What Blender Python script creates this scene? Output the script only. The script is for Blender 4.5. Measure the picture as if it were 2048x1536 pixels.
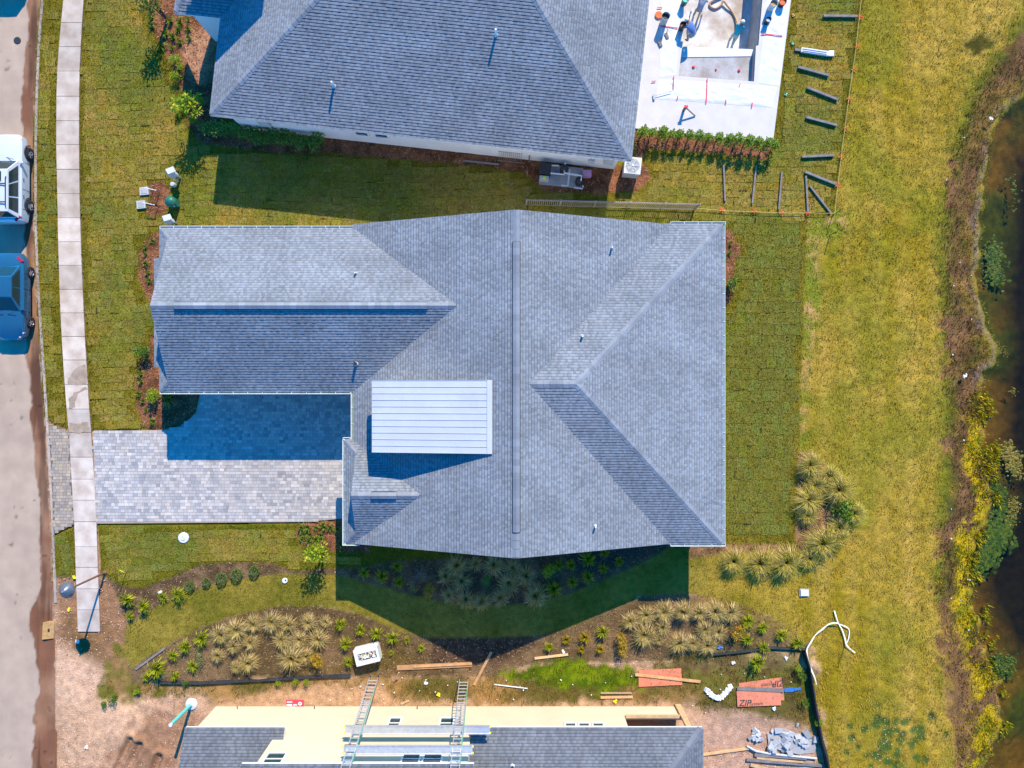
import bpy, bmesh, math, random
import numpy as np
from mathutils import Vector, Matrix, Euler
random.seed(7); RNG = np.random.default_rng(7)
R = math.radians
for o in list(bpy.data.objects): bpy.data.objects.remove(o)
SC = bpy.context.scene
COL = SC.collection

# ------------------------------------------------------------ camera, sky, sun, exposure
H, S = 38.0, 37.0                      # drone height in metres, photo pixels per metre on the ground
cam = bpy.data.cameras.new('camera'); camo = bpy.data.objects.new('camera', cam); COL.objects.link(camo)
cam.sensor_width = 36.0; cam.lens = 36.0 * H / (2048 / S); cam.clip_start = 0.5; cam.clip_end = 3000
camo.location = (0, 0, H); camo.rotation_euler = (0, 0, 0)
SC.camera = camo
SC.render.resolution_x = 1024; SC.render.resolution_y = 768

SUN_EL, SUN_AZ = R(38.2), R(16.6)      # azimuth clockwise from +Y (the top of the picture)
W = bpy.data.worlds.new('World'); SC.world = W; W.use_nodes = True
nt = W.node_tree; nt.nodes.clear()
sky = nt.nodes.new('ShaderNodeTexSky'); sky.sky_type = 'NISHITA'; sky.sun_disc = False
sky.sun_elevation = SUN_EL; sky.sun_rotation = SUN_AZ; sky.ozone_density = 8.0; sky.dust_density = 0.2; sky.air_density = 1.0
hs = nt.nodes.new('ShaderNodeHueSaturation'); hs.inputs['Saturation'].default_value = 2.0
bg = nt.nodes.new('ShaderNodeBackground'); bg.inputs['Strength'].default_value = 0.15
wo = nt.nodes.new('ShaderNodeOutputWorld')
nt.links.new(sky.outputs[0], hs.inputs['Color']); nt.links.new(hs.outputs[0], bg.inputs[0]); nt.links.new(bg.outputs[0], wo.inputs[0])
sl = bpy.data.lights.new('sun', 'SUN'); sl.energy = 3.05; sl.angle = R(0.5); sl.color = (1.0, 0.885, 0.68)
so = bpy.data.objects.new('sun', sl); COL.objects.link(so)
tosun = Vector((math.sin(SUN_AZ) * math.cos(SUN_EL), math.cos(SUN_AZ) * math.cos(SUN_EL), math.sin(SUN_EL)))
so.rotation_euler = tosun.to_track_quat('Z', 'Y').to_euler(); so.location = (0, 0, 60)
VS = SC.view_settings; VS.view_transform = 'Standard'; VS.look = 'None'; VS.gamma = 1.0; VS.exposure = 1.38; VS.use_curve_mapping = False

# ------------------------------------------------------------ helpers
def P(px, py, z=0.0):
    k = (H - z) / H / S
    return Vector(((px - 1024) * k, (768 - py) * k, z))
def lin(r, g, b):
    f = lambda c: (c / 255 / 12.92) if c <= 10 else ((c / 255 + 0.055) / 1.055) ** 2.4
    return (f(r), f(g), f(b), 1.0)

class MB:
    def __init__(s): s.v = []; s.f = []; s.c = []; s.m = []; s.mi = 0; s.t = (1, 1, 1)
    def face(s, pts, tint=None):
        i = len(s.v); s.v.extend([tuple(p) for p in pts]); s.f.append(tuple(range(i, i + len(pts))))
        s.c.append(tint or s.t); s.m.append(s.mi)
    def box(s, c, d, rot=None, tint=None):
        hx, hy, hz = d[0] / 2, d[1] / 2, d[2] / 2
        cs = [Vector((x * hx, y * hy, z * hz)) for z in (-1, 1) for y in (-1, 1) for x in (-1, 1)]
        if rot is not None: cs = [rot @ q for q in cs]
        c = Vector(c); cs = [q + c for q in cs]
        i = len(s.v); s.v.extend([tuple(q) for q in cs])
        for f in ((0, 2, 3, 1), (4, 5, 7, 6), (0, 1, 5, 4), (2, 6, 7, 3), (0, 4, 6, 2), (1, 3, 7, 5)):
            s.f.append(tuple(i + k for k in f)); s.c.append(tint or s.t); s.m.append(s.mi)
    def beam(s, a, b, w, h, up=(0, 0, 1), tint=None):
        a = Vector(a); b = Vector(b); x = (b - a); L = x.length; x.normalize(); up = Vector(up)
        y = up.cross(x)
        if y.length < 1e-4: y = Vector((0, 1, 0)).cross(x)
        y.normalize(); z = x.cross(y)
        s.box((a + b) / 2, (L, w, h), Matrix((x, y, z)).transposed(), tint)
    def tube(s, pts, rad, n=8, cap=True, tint=None):
        pts = [Vector(p) for p in pts]; rad = rad if isinstance(rad, (list, tuple)) else [rad] * len(pts)
        i0 = len(s.v); ref = None
        for k, p in enumerate(pts):
            d = (pts[min(k + 1, len(pts) - 1)] - pts[max(k - 1, 0)]).normalized()
            if ref is None: ref = d.orthogonal().normalized()
            ref = (ref - d * ref.dot(d)); ref = ref.normalized() if ref.length > 1e-5 else d.orthogonal().normalized()
            q = d.cross(ref)
            for j in range(n):
                a = 2 * math.pi * j / n; s.v.append(tuple(p + (ref * math.cos(a) + q * math.sin(a)) * rad[k]))
        for k in range(len(pts) - 1):
            for j in range(n):
                s.f.append((i0 + k * n + j, i0 + k * n + (j + 1) % n, i0 + (k + 1) * n + (j + 1) % n, i0 + (k + 1) * n + j)); s.c.append(tint or s.t); s.m.append(s.mi)
        if cap:
            s.f.append(tuple(i0 + j for j in reversed(range(n)))); s.c.append(tint or s.t); s.m.append(s.mi)
            e = i0 + (len(pts) - 1) * n; s.f.append(tuple(e + j for j in range(n))); s.c.append(tint or s.t); s.m.append(s.mi)
    def lathe(s, prof, c=(0, 0, 0), n=16, tint=None):
        i0 = len(s.v); c = Vector(c)
        for r, z in prof:
            for j in range(n):
                a = 2 * math.pi * j / n; s.v.append((c.x + r * math.cos(a), c.y + r * math.sin(a), c.z + z))
        for k in range(len(prof) - 1):
            for j in range(n):
                s.f.append((i0 + k * n + j, i0 + k * n + (j + 1) % n, i0 + (k + 1) * n + (j + 1) % n, i0 + (k + 1) * n + j)); s.c.append(tint or s.t); s.m.append(s.mi)
    def prism(s, poly, z0, z1, tint=None):
        n = len(poly); i = len(s.v)
        s.v.extend([(p[0], p[1], z0) for p in poly]); s.v.extend([(p[0], p[1], z1) for p in poly])
        s.f.append(tuple(i + n + k for k in range(n))); s.f.append(tuple(i + k for k in reversed(range(n))))
        for k in range(n): s.f.append((i + k, i + (k + 1) % n, i + n + (k + 1) % n, i + n + k))
        s.c.extend([tint or s.t] * (n + 2)); s.m.extend([s.mi] * (n + 2))
    def slab(s, pts, th, tint=None):          # sloped polygon with thickness straight down
        pts = [Vector(p) for p in pts]; n = len(pts); i = len(s.v)
        s.v.extend([tuple(p) for p in pts]); s.v.extend([(p.x, p.y, p.z - th) for p in pts])
        s.f.append(tuple(i + k for k in range(n))); s.f.append(tuple(i + n + k for k in reversed(range(n))))
        for k in range(n): s.f.append((i + (k + 1) % n, i + k, i + n + k, i + n + (k + 1) % n))
        s.c.extend([tint or s.t] * (n + 2)); s.m.extend([s.mi] * (n + 2))
    def mesh(s, name, mats, smooth=False):
        me = bpy.data.meshes.new(name); me.from_pydata(s.v, [], s.f)
        for m in (mats if isinstance(mats, (list, tuple)) else [mats]): me.materials.append(m)
        ca = me.color_attributes.new('tint', 'FLOAT_COLOR', 'CORNER')
        tot = np.array([len(f) for f in s.f]); cc = np.ones((len(s.f), 4)); cc[:, :3] = np.array(s.c)
        ca.data.foreach_set('color', np.repeat(cc, tot, axis=0).ravel().astype(np.float32))
        me.polygons.foreach_set('material_index', np.array(s.m, dtype=np.int32))
        if smooth: me.polygons.foreach_set('use_smooth', np.ones(len(s.f), dtype=bool))
        me.update(); return me
    def build(s, name, mats, parent=None, smooth=False, **kw):
        return link(name, s.mesh(name, mats, smooth), parent, **kw)

def link(name, data, parent=None, label=None, cat=None, group=None, kind=None, loc=None, rot=None, scale=None):
    o = bpy.data.objects.new(name, data); COL.objects.link(o)
    if parent is not None: o.parent = parent
    if label: o['label'] = label
    if cat: o['category'] = cat
    if group: o['group'] = group
    if kind: o['kind'] = kind
    if loc is not None: o.location = loc
    if rot is not None: o.rotation_euler = rot
    if scale is not None: o.scale = scale if isinstance(scale, (tuple, list)) else (scale,) * 3
    return o
def empty(name, label, cat, loc=(0, 0, 0), rz=0.0, group=None):
    return link(name, None, None, label, cat, group, None, loc, (0, 0, rz))

def mat(name, base, rough=0.85, var=0.18, scale=6.0, fine=40.0, bump=0.0, bscale=None, tint=False, spec=0.25, metal=0.0, base2=None, coat=0.0, world=True, transl=0.0):
    m = bpy.data.materials.new(name); m.use_nodes = True; t = m.node_tree; n = t.nodes; L = t.links
    b = n['Principled BSDF']; b.inputs['Roughness'].default_value = rough; b.inputs['Metallic'].default_value = metal
    b.inputs['Specular IOR Level'].default_value = spec; b.inputs['Coat Weight'].default_value = coat
    if world: co = n.new('ShaderNodeNewGeometry').outputs['Position']
    else: co = n.new('ShaderNodeTexCoord').outputs['Object']
    n1 = n.new('ShaderNodeTexNoise'); n1.inputs['Scale'].default_value = scale; n1.inputs['Detail'].default_value = 5
    n2 = n.new('ShaderNodeTexNoise'); n2.inputs['Scale'].default_value = fine; n2.inputs['Detail'].default_value = 3
    L.new(co, n1.inputs['Vector']); L.new(co, n2.inputs['Vector'])
    mx = n.new('ShaderNodeMix'); mx.data_type = 'RGBA'
    a = base; c = base2 or tuple(x * (1 - var) for x in base[:3]) + (1,)
    if not base2: a = tuple(min(1, x * (1 + var)) for x in base[:3]) + (1,)
    mx.inputs['A'].default_value = a; mx.inputs['B'].default_value = c
    mr = n.new('ShaderNodeMapRange'); mr.inputs['From Min'].default_value = 0.32; mr.inputs['From Max'].default_value = 0.68
    L.new(n1.outputs['Fac'], mr.inputs['Value']); L.new(mr.outputs[0], mx.inputs['Factor'])
    m2 = n.new('ShaderNodeMapRange'); m2.inputs['From Min'].default_value = 0.25; m2.inputs['From Max'].default_value = 0.75
    m2.inputs['To Min'].default_value = 1 - var; m2.inputs['To Max'].default_value = 1 + var
    L.new(n2.outputs['Fac'], m2.inputs['Value'])
    mu = n.new('ShaderNodeMix'); mu.data_type = 'RGBA'; mu.blend_type = 'MULTIPLY'; mu.inputs['Factor'].default_value = 1
    L.new(mx.outputs['Result'], mu.inputs['A']); L.new(m2.outputs[0], mu.inputs['B']); out = mu.outputs['Result']
    if tint:
        at = n.new('ShaderNodeAttribute'); at.attribute_name = 'tint'
        m3 = n.new('ShaderNodeMix'); m3.data_type = 'RGBA'; m3.blend_type = 'MULTIPLY'; m3.inputs['Factor'].default_value = 1
        L.new(out, m3.inputs['A']); L.new(at.outputs['Color'], m3.inputs['B']); out = m3.outputs['Result']
    L.new(out, b.inputs['Base Color'])
    if bump > 0:
        n3 = n.new('ShaderNodeTexNoise'); n3.inputs['Scale'].default_value = bscale or fine; n3.inputs['Detail'].default_value = 4
        L.new(co, n3.inputs['Vector'])
        bp = n.new('ShaderNodeBump'); bp.inputs['Strength'].default_value = 1.0; bp.inputs['Distance'].default_value = bump
        L.new(n3.outputs['Fac'], bp.inputs['Height']); L.new(bp.outputs[0], b.inputs['Normal'])
    if transl > 0:
        tn = n.new('ShaderNodeBsdfTranslucent'); ms = n.new('ShaderNodeMixShader'); ms.inputs[0].default_value = transl
        L.new(out, tn.inputs['Color']); L.new(b.outputs[0], ms.inputs[1]); L.new(tn.outputs[0], ms.inputs[2]); L.new(ms.outputs[0], n['Material Output'].inputs['Surface'])
    m.diffuse_color = base
    return m

M = {}
M['shingle'] = mat('shingle', (0.205, 0.219, 0.236, 1), 0.9, 0.13, 0.6, 25, 0.004, 60, True)
M['shingle_dark'] = mat('shingle_dark', (0.135, 0.142, 0.155, 1), 0.9, 0.13, 0.6, 25, 0.004, 60, True)
M['stucco'] = mat('stucco', (0.68, 0.68, 0.67, 1), 0.9, 0.05, 1.5, 30, 0.003)
M['cream'] = mat('cream_sheathing', (0.57, 0.47, 0.325, 1), 0.85, 0.04, 0.8, 12, 0.002)
M['white'] = mat('white_paint', (0.66, 0.67, 0.66, 1), 0.5, 0.04, 3, 30)
M['whitem'] = mat('white_metal_roof', (0.46, 0.47, 0.49, 1), 0.5, 0.05, 1.0, 14)
M['plastic_w'] = mat('white_plastic', (0.60, 0.595, 0.58, 1), 0.4, 0.05, 8, 30)
M['gutter_in'] = mat('gutter_inside', (0.25, 0.33, 0.20, 1), 0.7, 0.15, 3, 20)
M['dark'] = mat('dark_metal', (0.035, 0.035, 0.037, 1), 0.5, 0.2, 8, 40)
M['black'] = mat('black_fabric', (0.02, 0.021, 0.024, 1), 0.75, 0.3, 6, 30, 0.01, 12)
M['bronze'] = mat('bronze_aluminium', (0.26, 0.215, 0.17, 1), 0.45, 0.15, 8, 40, spec=0.4)
M['alu'] = mat('aluminium', (0.62, 0.63, 0.65, 1), 0.38, 0.08, 6, 40, metal=0.55, spec=0.5)
M['glass'] = mat('window_glass', (0.02, 0.05, 0.055, 1), 0.06, 0.15, 2, 10, spec=0.6)
M['concrete'] = mat('concrete', (0.60, 0.51, 0.42, 1), 0.9, 0.10, 1.3, 22, 0.004, 40, True, base2=(0.41, 0.315, 0.24, 1))
M['concrete_g'] = mat('concrete_grey', (0.34, 0.33, 0.32, 1), 0.9, 0.14, 2.5, 26, 0.004, 40)
M['wood'] = mat('lumber', (0.52, 0.33, 0.17, 1), 0.8, 0.15, 3, 30, 0.002, 30, True)
M['woodgrey'] = mat('weathered_post', (0.19, 0.165, 0.15, 1), 0.8, 0.18, 4, 30, 0.002, 30)
M['rust'] = mat('rusty_pole', (0.19, 0.085, 0.05, 1), 0.7, 0.25, 8, 40)
M['paver'] = mat('paver', (0.43, 0.40, 0.37, 1), 0.85, 0.07, 2, 30, 0.003, 50, True)
M['sod'] = mat('sod_grass', (0.150, 0.132, 0.017, 1), 0.95, 0.30, 3, 11, 0.04, 14, True, spec=0.03, base2=(0.215, 0.172, 0.030, 1))
M['leaf'] = mat('leaf', (1, 1, 1, 1), 0.55, 0.12, 3, 20, tint=True, spec=0.3, transl=0.35)
M['blade'] = mat('grass_blade', (1, 1, 1, 1), 0.75, 0.08, 3, 20, tint=True, spec=0.15, transl=0.4)
M['bark'] = mat('bark', (0.12, 0.085, 0.06, 1), 0.9, 0.25, 6, 30, 0.01, 20)
M['chip'] = mat('chips', (1, 1, 1, 1), 0.9, 0.15, 3, 20, tint=True, spec=0.1)
M['pink'] = mat('orange_panel', (0.62, 0.20, 0.11, 1), 0.75, 0.08, 2, 20)
M['ink'] = mat('black_ink', (0.06, 0.045, 0.04, 1), 0.7, 0.1)
M['red'] = mat('red_tape', (0.72, 0.05, 0.08, 1), 0.5, 0.08)
M['orange'] = mat('orange_paint', (0.75, 0.13, 0.03, 1), 0.6, 0.12)
M['yellow'] = mat('yellow_plastic', (0.75, 0.66, 0.03, 1), 0.5, 0.1)
M['green_p'] = mat('green_plastic', (0.02, 0.13, 0.09, 1), 0.4, 0.12)
M['teal'] = mat('teal_pipe', (0.10, 0.52, 0.44, 1), 0.4, 0.06)
M['grey_p'] = mat('grey_plastic', (0.42, 0.44, 0.45, 1), 0.5, 0.1)
M['tan_hose'] = mat('tan_hose', (0.46, 0.30, 0.18, 1), 0.6, 0.12)
M['straw'] = mat('string', (0.55, 0.42, 0.14, 1), 0.8, 0.1)
M['pinkp'] = mat('mauve_lid', (0.50, 0.25, 0.36, 1), 0.5, 0.08)
M['cardboard'] = mat('cardboard', (0.42, 0.24, 0.09, 1), 0.85, 0.15)
M['blue_p'] = mat('blue_plastic', (0.04, 0.16, 0.45, 1), 0.4, 0.15)
# ------------------------------------------------------------ ground
def vnoise(x, y, sc, seed=0, octv=4):
    out = np.zeros_like(x); amp = 1.0; tot = 0
    for o in range(octv):
        rg = np.random.default_rng(seed * 31 + o); T = rg.random((256, 256)).astype(np.float32)
        ca_, sa_ = math.cos(.55 + .9 * o), math.sin(.55 + .9 * o)
        u = (x * ca_ + y * sa_) / sc * 2 ** o + 97.3; v = (y * ca_ - x * sa_) / sc * 2 ** o + 31.7
        i = np.floor(u).astype(int); j = np.floor(v).astype(int); fu = u - i; fv = v - j
        fu = fu * fu * (3 - 2 * fu); fv = fv * fv * (3 - 2 * fv)
        a = T[i % 256, j % 256]; b = T[(i + 1) % 256, j % 256]; c = T[i % 256, (j + 1) % 256]; d = T[(i + 1) % 256, (j + 1) % 256]
        out += amp * (a * (1 - fu) * (1 - fv) + b * fu * (1 - fv) + c * (1 - fu) * fv + d * fu * fv); tot += amp; amp *= 0.5
    return out / tot
def sdist(x, y, poly, lim=2.0):
    pw = np.array([P(a, b)[:2] for a, b in poly]); d = np.full(x.shape, 99.0)
    bb = (x > pw[:, 0].min() - lim) & (x < pw[:, 0].max() + lim) & (y > pw[:, 1].min() - lim) & (y < pw[:, 1].max() + lim)
    X = x[bb]; Y = y[bb]
    if X.size == 0: return d
    ins = np.zeros(X.shape, bool); dd = np.full(X.shape, 1e9)
    for k in range(len(pw)):
        a = pw[k]; b = pw[(k + 1) % len(pw)]; e = b - a
        t = np.clip(((X - a[0]) * e[0] + (Y - a[1]) * e[1]) / max(e @ e, 1e-9), 0, 1)
        dd = np.minimum(dd, (X - a[0] - t * e[0]) ** 2 + (Y - a[1] - t * e[1]) ** 2)
        c = ((a[1] > Y) != (b[1] > Y)); xi = (b[0] - a[0]) * (Y - a[1]) / (b[1] - a[1] if b[1] != a[1] else 1e-9) + a[0]
        ins ^= c & (X < xi)
    dd = np.sqrt(dd); d[bb] = np.where(ins, -dd, dd); return d

GUT = [(82, -80), (82, 0), (77, 50), (74, 100), (70, 200), (68, 300), (68, 450), (72, 560), (80, 680), (88, 800), (92, 860), (100, 1000), (105, 1130), (110, 1260), (113, 1400), (116, 1640)]
WL = [(133, -60), (128, 0), (122, 60), (116, 130), (114, 200), (114, 300), (116, 400), (118, 500), (121, 600), (126, 700), (133, 800), (139, 865), (144, 950), (150, 1050), (153, 1150), (157, 1263)]
WR = [(173, -60), (168, 0), (164, 60), (160, 140), (159, 200), (159, 300), (160, 400), (163, 500), (167, 600), (172, 700), (178, 800), (183, 865), (189, 950), (194, 1050), (197, 1150), (201, 1263)]
def along(pl, y):
    for (x0, y0), (x1, y1) in zip(pl, pl[1:]):
        if y0 <= y <= y1: return x0 + (x1 - x0) * (y - y0) / (y1 - y0)
    return pl[0][0] if y < pl[0][1] else pl[-1][0]
BANK = [(2110, -60), (2045, 40), (1990, 110), (1950, 180), (1930, 240), (1905, 320), (1890, 400), (1885, 480), (1888, 600), (1890, 700), (1893, 850), (1890, 950), (1885, 1030), (1880, 1100), (1875, 1200), (1880, 1270), (1895, 1380), (1905, 1450), (1915, 1536), (1925, 1640)]
SHORE = [(2300, 140), (2048, 188), (2010, 212), (1990, 260), (1975, 330), (1962, 420), (1957, 500), (1960, 580), (1965, 650), (1992, 690), (1990, 715), (1965, 745), (1975, 830), (1985, 870), (1975, 920), (1990, 960), (1985, 1020), (1972, 1070), (1945, 1110), (1942, 1160), (1952, 1210), (1972, 1250), (1982, 1320), (2008, 1370), (2012, 1420), (2000, 1480), (1985, 1536), (1975, 1640)]
DEEP = [(2300, 260), (2056, 300), (2048, 420), (2036, 520), (2032, 640), (2036, 760), (2034, 860), (2042, 950), (2026, 1060), (1990, 1130), (1982, 1190), (2004, 1245), (2038, 1290), (2056, 1330), (2300, 1400)]
POOLPIT = [(1384, -420), (1365, 84), (1357, 152), (1509, 164), (1514, 91), (1520, 88), (1562, -420)]
DRIVE = [(186, 862), (322, 860), (362, 852), (392, 826), (402, 780), (712, 780), (712, 884), (700, 884), (700, 1036), (600, 1044), (193, 1047)]
APRON = [(100, 850), (140, 864), (150, 1048), (108, 1068)]
HOUSES = [[(345, 480), (740, 480), (740, 470), (1300, 470), (1400, 478), (1400, 1045), (720, 1050), (715, 760), (345, 760)], [(480, 250), (1245, 338), (1275, 30), (1275, -300), (480, -300)], [(432, 1417), (1352, 1416), (1352, 1800), (432, 1800)]]
DIRT = lin(198, 156, 122); SOIL = lin(112, 80, 52); MULCH = lin(150, 82, 42)
SODC = lin(132, 128, 48); MEAD = lin(168, 140, 52)
def paint(x, y):
    """colour, zone id and height of the open ground at x, y"""
    n1 = vnoise(x, y, 2.2, 1); n2 = vnoise(x, y, 0.5, 2); n3 = vnoise(x, y, 7.0, 3); nf = vnoise(x, y, 0.22, 4, 2)
    col = np.zeros(x.shape + (3,)); col[:] = DIRT[:3]; zone = np.zeros(x.shape, int); hgt = (n2 - 0.5) * 0.05
    col *= (0.45 + 0.62 * n1 + 0.45 * n3)[..., None]
    def comp(a, ca, cb=None, mixn=None, z=None):
        nonlocal col, zone
        ca = np.array(ca[:3])
        c = ca if cb is None else ca + (np.array(cb[:3]) - ca) * np.clip(mixn, 0, 1)[..., None]
        col = col * (1 - a[..., None]) + c * a[..., None]
        if z is not None: zone = np.where(a > 0.5, z, zone)
    def zone_in(poly, ca, cb=None, mixn=None, z=None, soft=0.06, jag=0.12, amt=1.0):
        d = sdist(x, y, poly) + (n2 - 0.5) * jag * 2
        a = np.clip(0.5 - d / (2 * soft), 0, 1) * amt
        comp(a, ca, cb, mixn, z); return a
    k = lambda n, lo, hi: (n - lo) / (hi - lo)
    # building plot: trampled straw, weeds and dark soil over the sand
    zone_in([(235, 1362), (420, 1352), (760, 1350), (1020, 1345), (1640, 1330), (1650, 1480), (1440, 1445), (1385, 1405), (1000, 1409), (430, 1409), (400, 1385), (250, 1392)], lin(158, 120, 70), lin(100, 88, 42), k(n1, .35, .62), 5, 0.35, 0.4)
    zone_in([(600, 1372), (760, 1366), (790, 1400), (900, 1412), (430, 1412), (480, 1392)], lin(186, 146, 108), None, None, 0, 0.3, 0.3)
    zone_in([(150, 1155), (260, 1160), (270, 1240), (262, 1330), (280, 1370), (180, 1330), (112, 1290), (110, 1157)], lin(152, 112, 80), lin(112, 84, 46), k(n1, .35, .65), 0, 0.3, 0.4)
    zone_in([(300, 1420), (370, 1415), (400, 1440), (370, 1500), (360, 1600), (180, 1600), (230, 1480)], lin(166, 122, 92), lin(128, 92, 66), k(n1, .35, .65), 0, 0.5, 0.8, .8)
    zone_in([(112, 1290), (200, 1330), (230, 1385), (150, 1400), (115, 1380)], lin(212, 170, 138), None, None, 0, 0.4, 0.5, .8)
    zone_in([(220, 1290), (270, 1300), (300, 1360), (330, 1390), (250, 1400), (190, 1395), (210, 1340)], lin(112, 104, 40), lin(150, 115, 70), k(n2, .4, .65), 5, 0.25, 0.5)
    # soil strip with planting south of the grass swale
    zone_in([(255, 1330), (330, 1288), (420, 1245), (520, 1212), (620, 1205), (720, 1225), (820, 1262), (1090, 1262), (1210, 1215), (1290, 1185), (1370, 1186), (1440, 1190), (1510, 1214), (1600, 1270), (1625, 1290), (1612, 1306), (1560, 1302), (1460, 1318), (1300, 1322), (1060, 1330), (980, 1352), (780, 1352), (560, 1356), (330, 1366), (270, 1366)], lin(126, 100, 70), lin(94, 76, 48), k(n1, .38, .64), 4, 0.1, 0.15)
    zone_in([(560, 1320), (700, 1325), (790, 1290), (830, 1320), (790, 1345), (600, 1352)], lin(98, 80, 34), None, None, 4, 0.4, 0.4, 0.7)
    zone_in([(860, 1270), (1060, 1268), (1080, 1290), (1000, 1330), (860, 1335)], lin(88, 66, 52), lin(60, 46, 36), k(n2, .4, .6), 4, 0.2, 0.3, 0.9)
    zone_in([(1008, 1350), (1060, 1326), (1130, 1318), (1210, 1328), (1285, 1345), (1282, 1372), (1200, 1386), (1100, 1376), (1030, 1366)], lin(112, 128, 14), lin(72, 92, 10), k(n2, .35, .65), 5, 0.18, 0.5)
    zone_in([(1280, 1330), (1400, 1300), (1600, 1300), (1630, 1400), (1500, 1420), (1380, 1380)], lin(84, 72, 36), lin(98, 100, 32), k(n2, .42, .62), 5, 0.3, 0.5, 0.8)
    zone_in([(1380, 1460), (1420, 1425), (1480, 1420), (1560, 1440), (1650, 1470), (1660, 1700), (1380, 1700)], lin(190, 150, 125), None, None, 0, 0.3, 0.4, 0.85)
    # mown swale grass
    SW = [(252, 1250), (300, 1212), (360, 1180), (430, 1158), (500, 1146), (570, 1139), (680, 1142), (725, 1154), (770, 1166), (820, 1180), (900, 1195), (980, 1200), (1060, 1198), (1120, 1184), (1200, 1154), (1290, 1114), (1350, 1084), (1380, 1078), (1600, 1080), (1720, 1080), (1720, 1300), (1630, 1292), (1605, 1272), (1560, 1246), (1500, 1214), (1430, 1193), (1360, 1188), (1290, 1190), (1210, 1224), (1150, 1250), (1090, 1270), (1000, 1274), (900, 1276), (850, 1274), (800, 1264), (720, 1230), (640, 1212), (560, 1212), (480, 1228), (400, 1256), (330, 1292), (262, 1338), (248, 1300)]
    zone_in(SW, lin(144, 126, 50), lin(112, 106, 34), k(n1, .35, .65), 8, 0.06, 0.1)
    # dry meadow
    zone_in([(1600, -400), (2600, -400), (2600, 1900), (1668, 1900), (1650, 1440), (1632, 1300), (1610, 1280), (1580, 1240), (1590, 1000), (1596, 440), (1640, 440)], lin(172, 142, 50), lin(140, 120, 22), k(n1, .35, .65), 2, 0.15, 0.2)
    zone_in([(1440, 1120), (1740, 1080), (1740, 1300), (1600, 1268), (1500, 1212), (1440, 1190)], lin(172, 142, 50), lin(140, 120, 22), k(n1, .35, .65), None, 1.6, 1.0, .85)
    md = [(1735, -90), (1667, 432), (1615, 440), (1600, 900), (1620, 1000), (1592, 1090), (1600, 1150), (1590, 1200), (1600, 1272), (1625, 1290), (1625, 1350), (1640, 1420), (1660, 1536), (1675, 1700)] + [(a, b) for a, b in reversed(BANK)]
    stripes = 0.5 + 0.5 * np.sin(x * 4.2 + 2.0 * n3 * 3)
    a = zone_in(md, lin(184, 150, 66), lin(142, 122, 20), k(n3 * .38 + n1 * .18 + stripes * .10 + vnoise(x * 2.2, y * .16, 1.6, 15) * .34, .34, .66), 2, 0.6, 1.2)
    g = np.clip(k(vnoise(x, y, 4.0, 9), .56, .74), 0, 1) * a; comp(g * 0.6, lin(118, 120, 28))
    rw = random.Random(99); dcl = np.full(x.shape, 99.0)
    for _ in range(70):
        q = P(rw.gauss(1795, 42), rw.gauss(1478, 28)); dcl = np.minimum(dcl, np.hypot(x - q.x, y - q.y) - rw.uniform(.05, .26))
    comp(np.clip(0.5 - (dcl + (n2 - .5) * .3) / .14, 0, .9), lin(64, 90, 36))
    zone = np.where(dcl < -.02, 0, zone)
    zone_in([(1935, 75), (1962, 72), (1985, 90), (1975, 100), (1940, 92)], lin(40, 50, 14), None, None, 6, 0.2, 0.8, .85)
    zone_in([(1590, 430), (1700, 425), (1690, 460), (1640, 490), (1640, 620), (1620, 760), (1612, 900), (1594, 900), (1600, 700)], lin(118, 132, 36), lin(190, 150, 96), k(n2, .45, .62), 2, 0.25, 0.5, 0.75)
    # bank and pond
    bk = BANK + [(a, b) for a, b in reversed(SHORE)]
    zone_in(bk, lin(134, 98, 64), lin(92, 70, 40), k(n1 * .5 + n2 * .5, .38, .62), 6, 0.25, 0.6)
    dsh = sdist(x, y, SHORE + [(3000, 1640), (3000, 140)], 6)
    dsh = dsh + (n1 - .5) * 1.5 + (n2 - .5) * .5
    py = 768 - y * S
    low = np.clip((py - 780) / 80, 0, 1)
    yb = np.clip(1 - np.abs(dsh - 0.55) / 0.75, 0, 1) * (vnoise(x, y, 1.1, 12) > 0.46 - 0.1 * low) * (0.15 + 0.85 * low) * (dsh > -0.1)
    comp(np.clip(yb * 1.2, 0, 0.95), lin(196, 166, 22), lin(120, 124, 16), k(n2, .5, .68), 6)
    ga = np.clip(1 - np.abs(sdist(x, y, bk, 3) + 0.1) / 0.9, 0, 1) * (n1 > 0.47) * (dsh > 0.8)
    comp(ga * 0.7, lin(118, 122, 20), lin(70, 92, 24), k(n2, .45, .65))
    comp(np.clip(1 - np.abs(dsh - 0.12) / 0.3, 0, 1) * (py < 780) * (0.15 + 0.5 * (n1 > .5)), lin(138, 114, 100))
    comp(np.clip(-dsh / 0.15, 0, 1), lin(124, 98, 36), lin(76, 86, 26), k(n1, .36, .58), 7)
    dd = sdist(x, y, DEEP, 4) + (n1 - 0.5) * 1.2
    comp(np.clip(0.5 - dd / 2.0, 0, 1), lin(36, 33, 22), None, None, 7)
    hgt = hgt + np.where(dsh < 6, -np.clip((4.0 - dsh) / 4.0, 0, 1) * 0.35, 0) - np.clip(-dsh / 3.0, 0, 1) * 0.9
    hgt = hgt + a * (n2 - .5) * 0.10
    # lawns of cut sod
    lawn = [(60, -90), (1740, -90), (1667, 432), (1614, 436), (1604, 700), (1598, 900), (1592, 1090), (1376, 1092), (1360, 1080), (715, 1080), (700, 862), (186, 862), (140, 862), (100, 846), (40, 800)]
    sodm = lambda: k(n1 * .5 + n2 * .3 + n3 * .2, .36, .62)
    zone_in(lawn, lin(128, 112, 34), lin(104, 98, 24), sodm(), 1, 0.05, 0.05)
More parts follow.
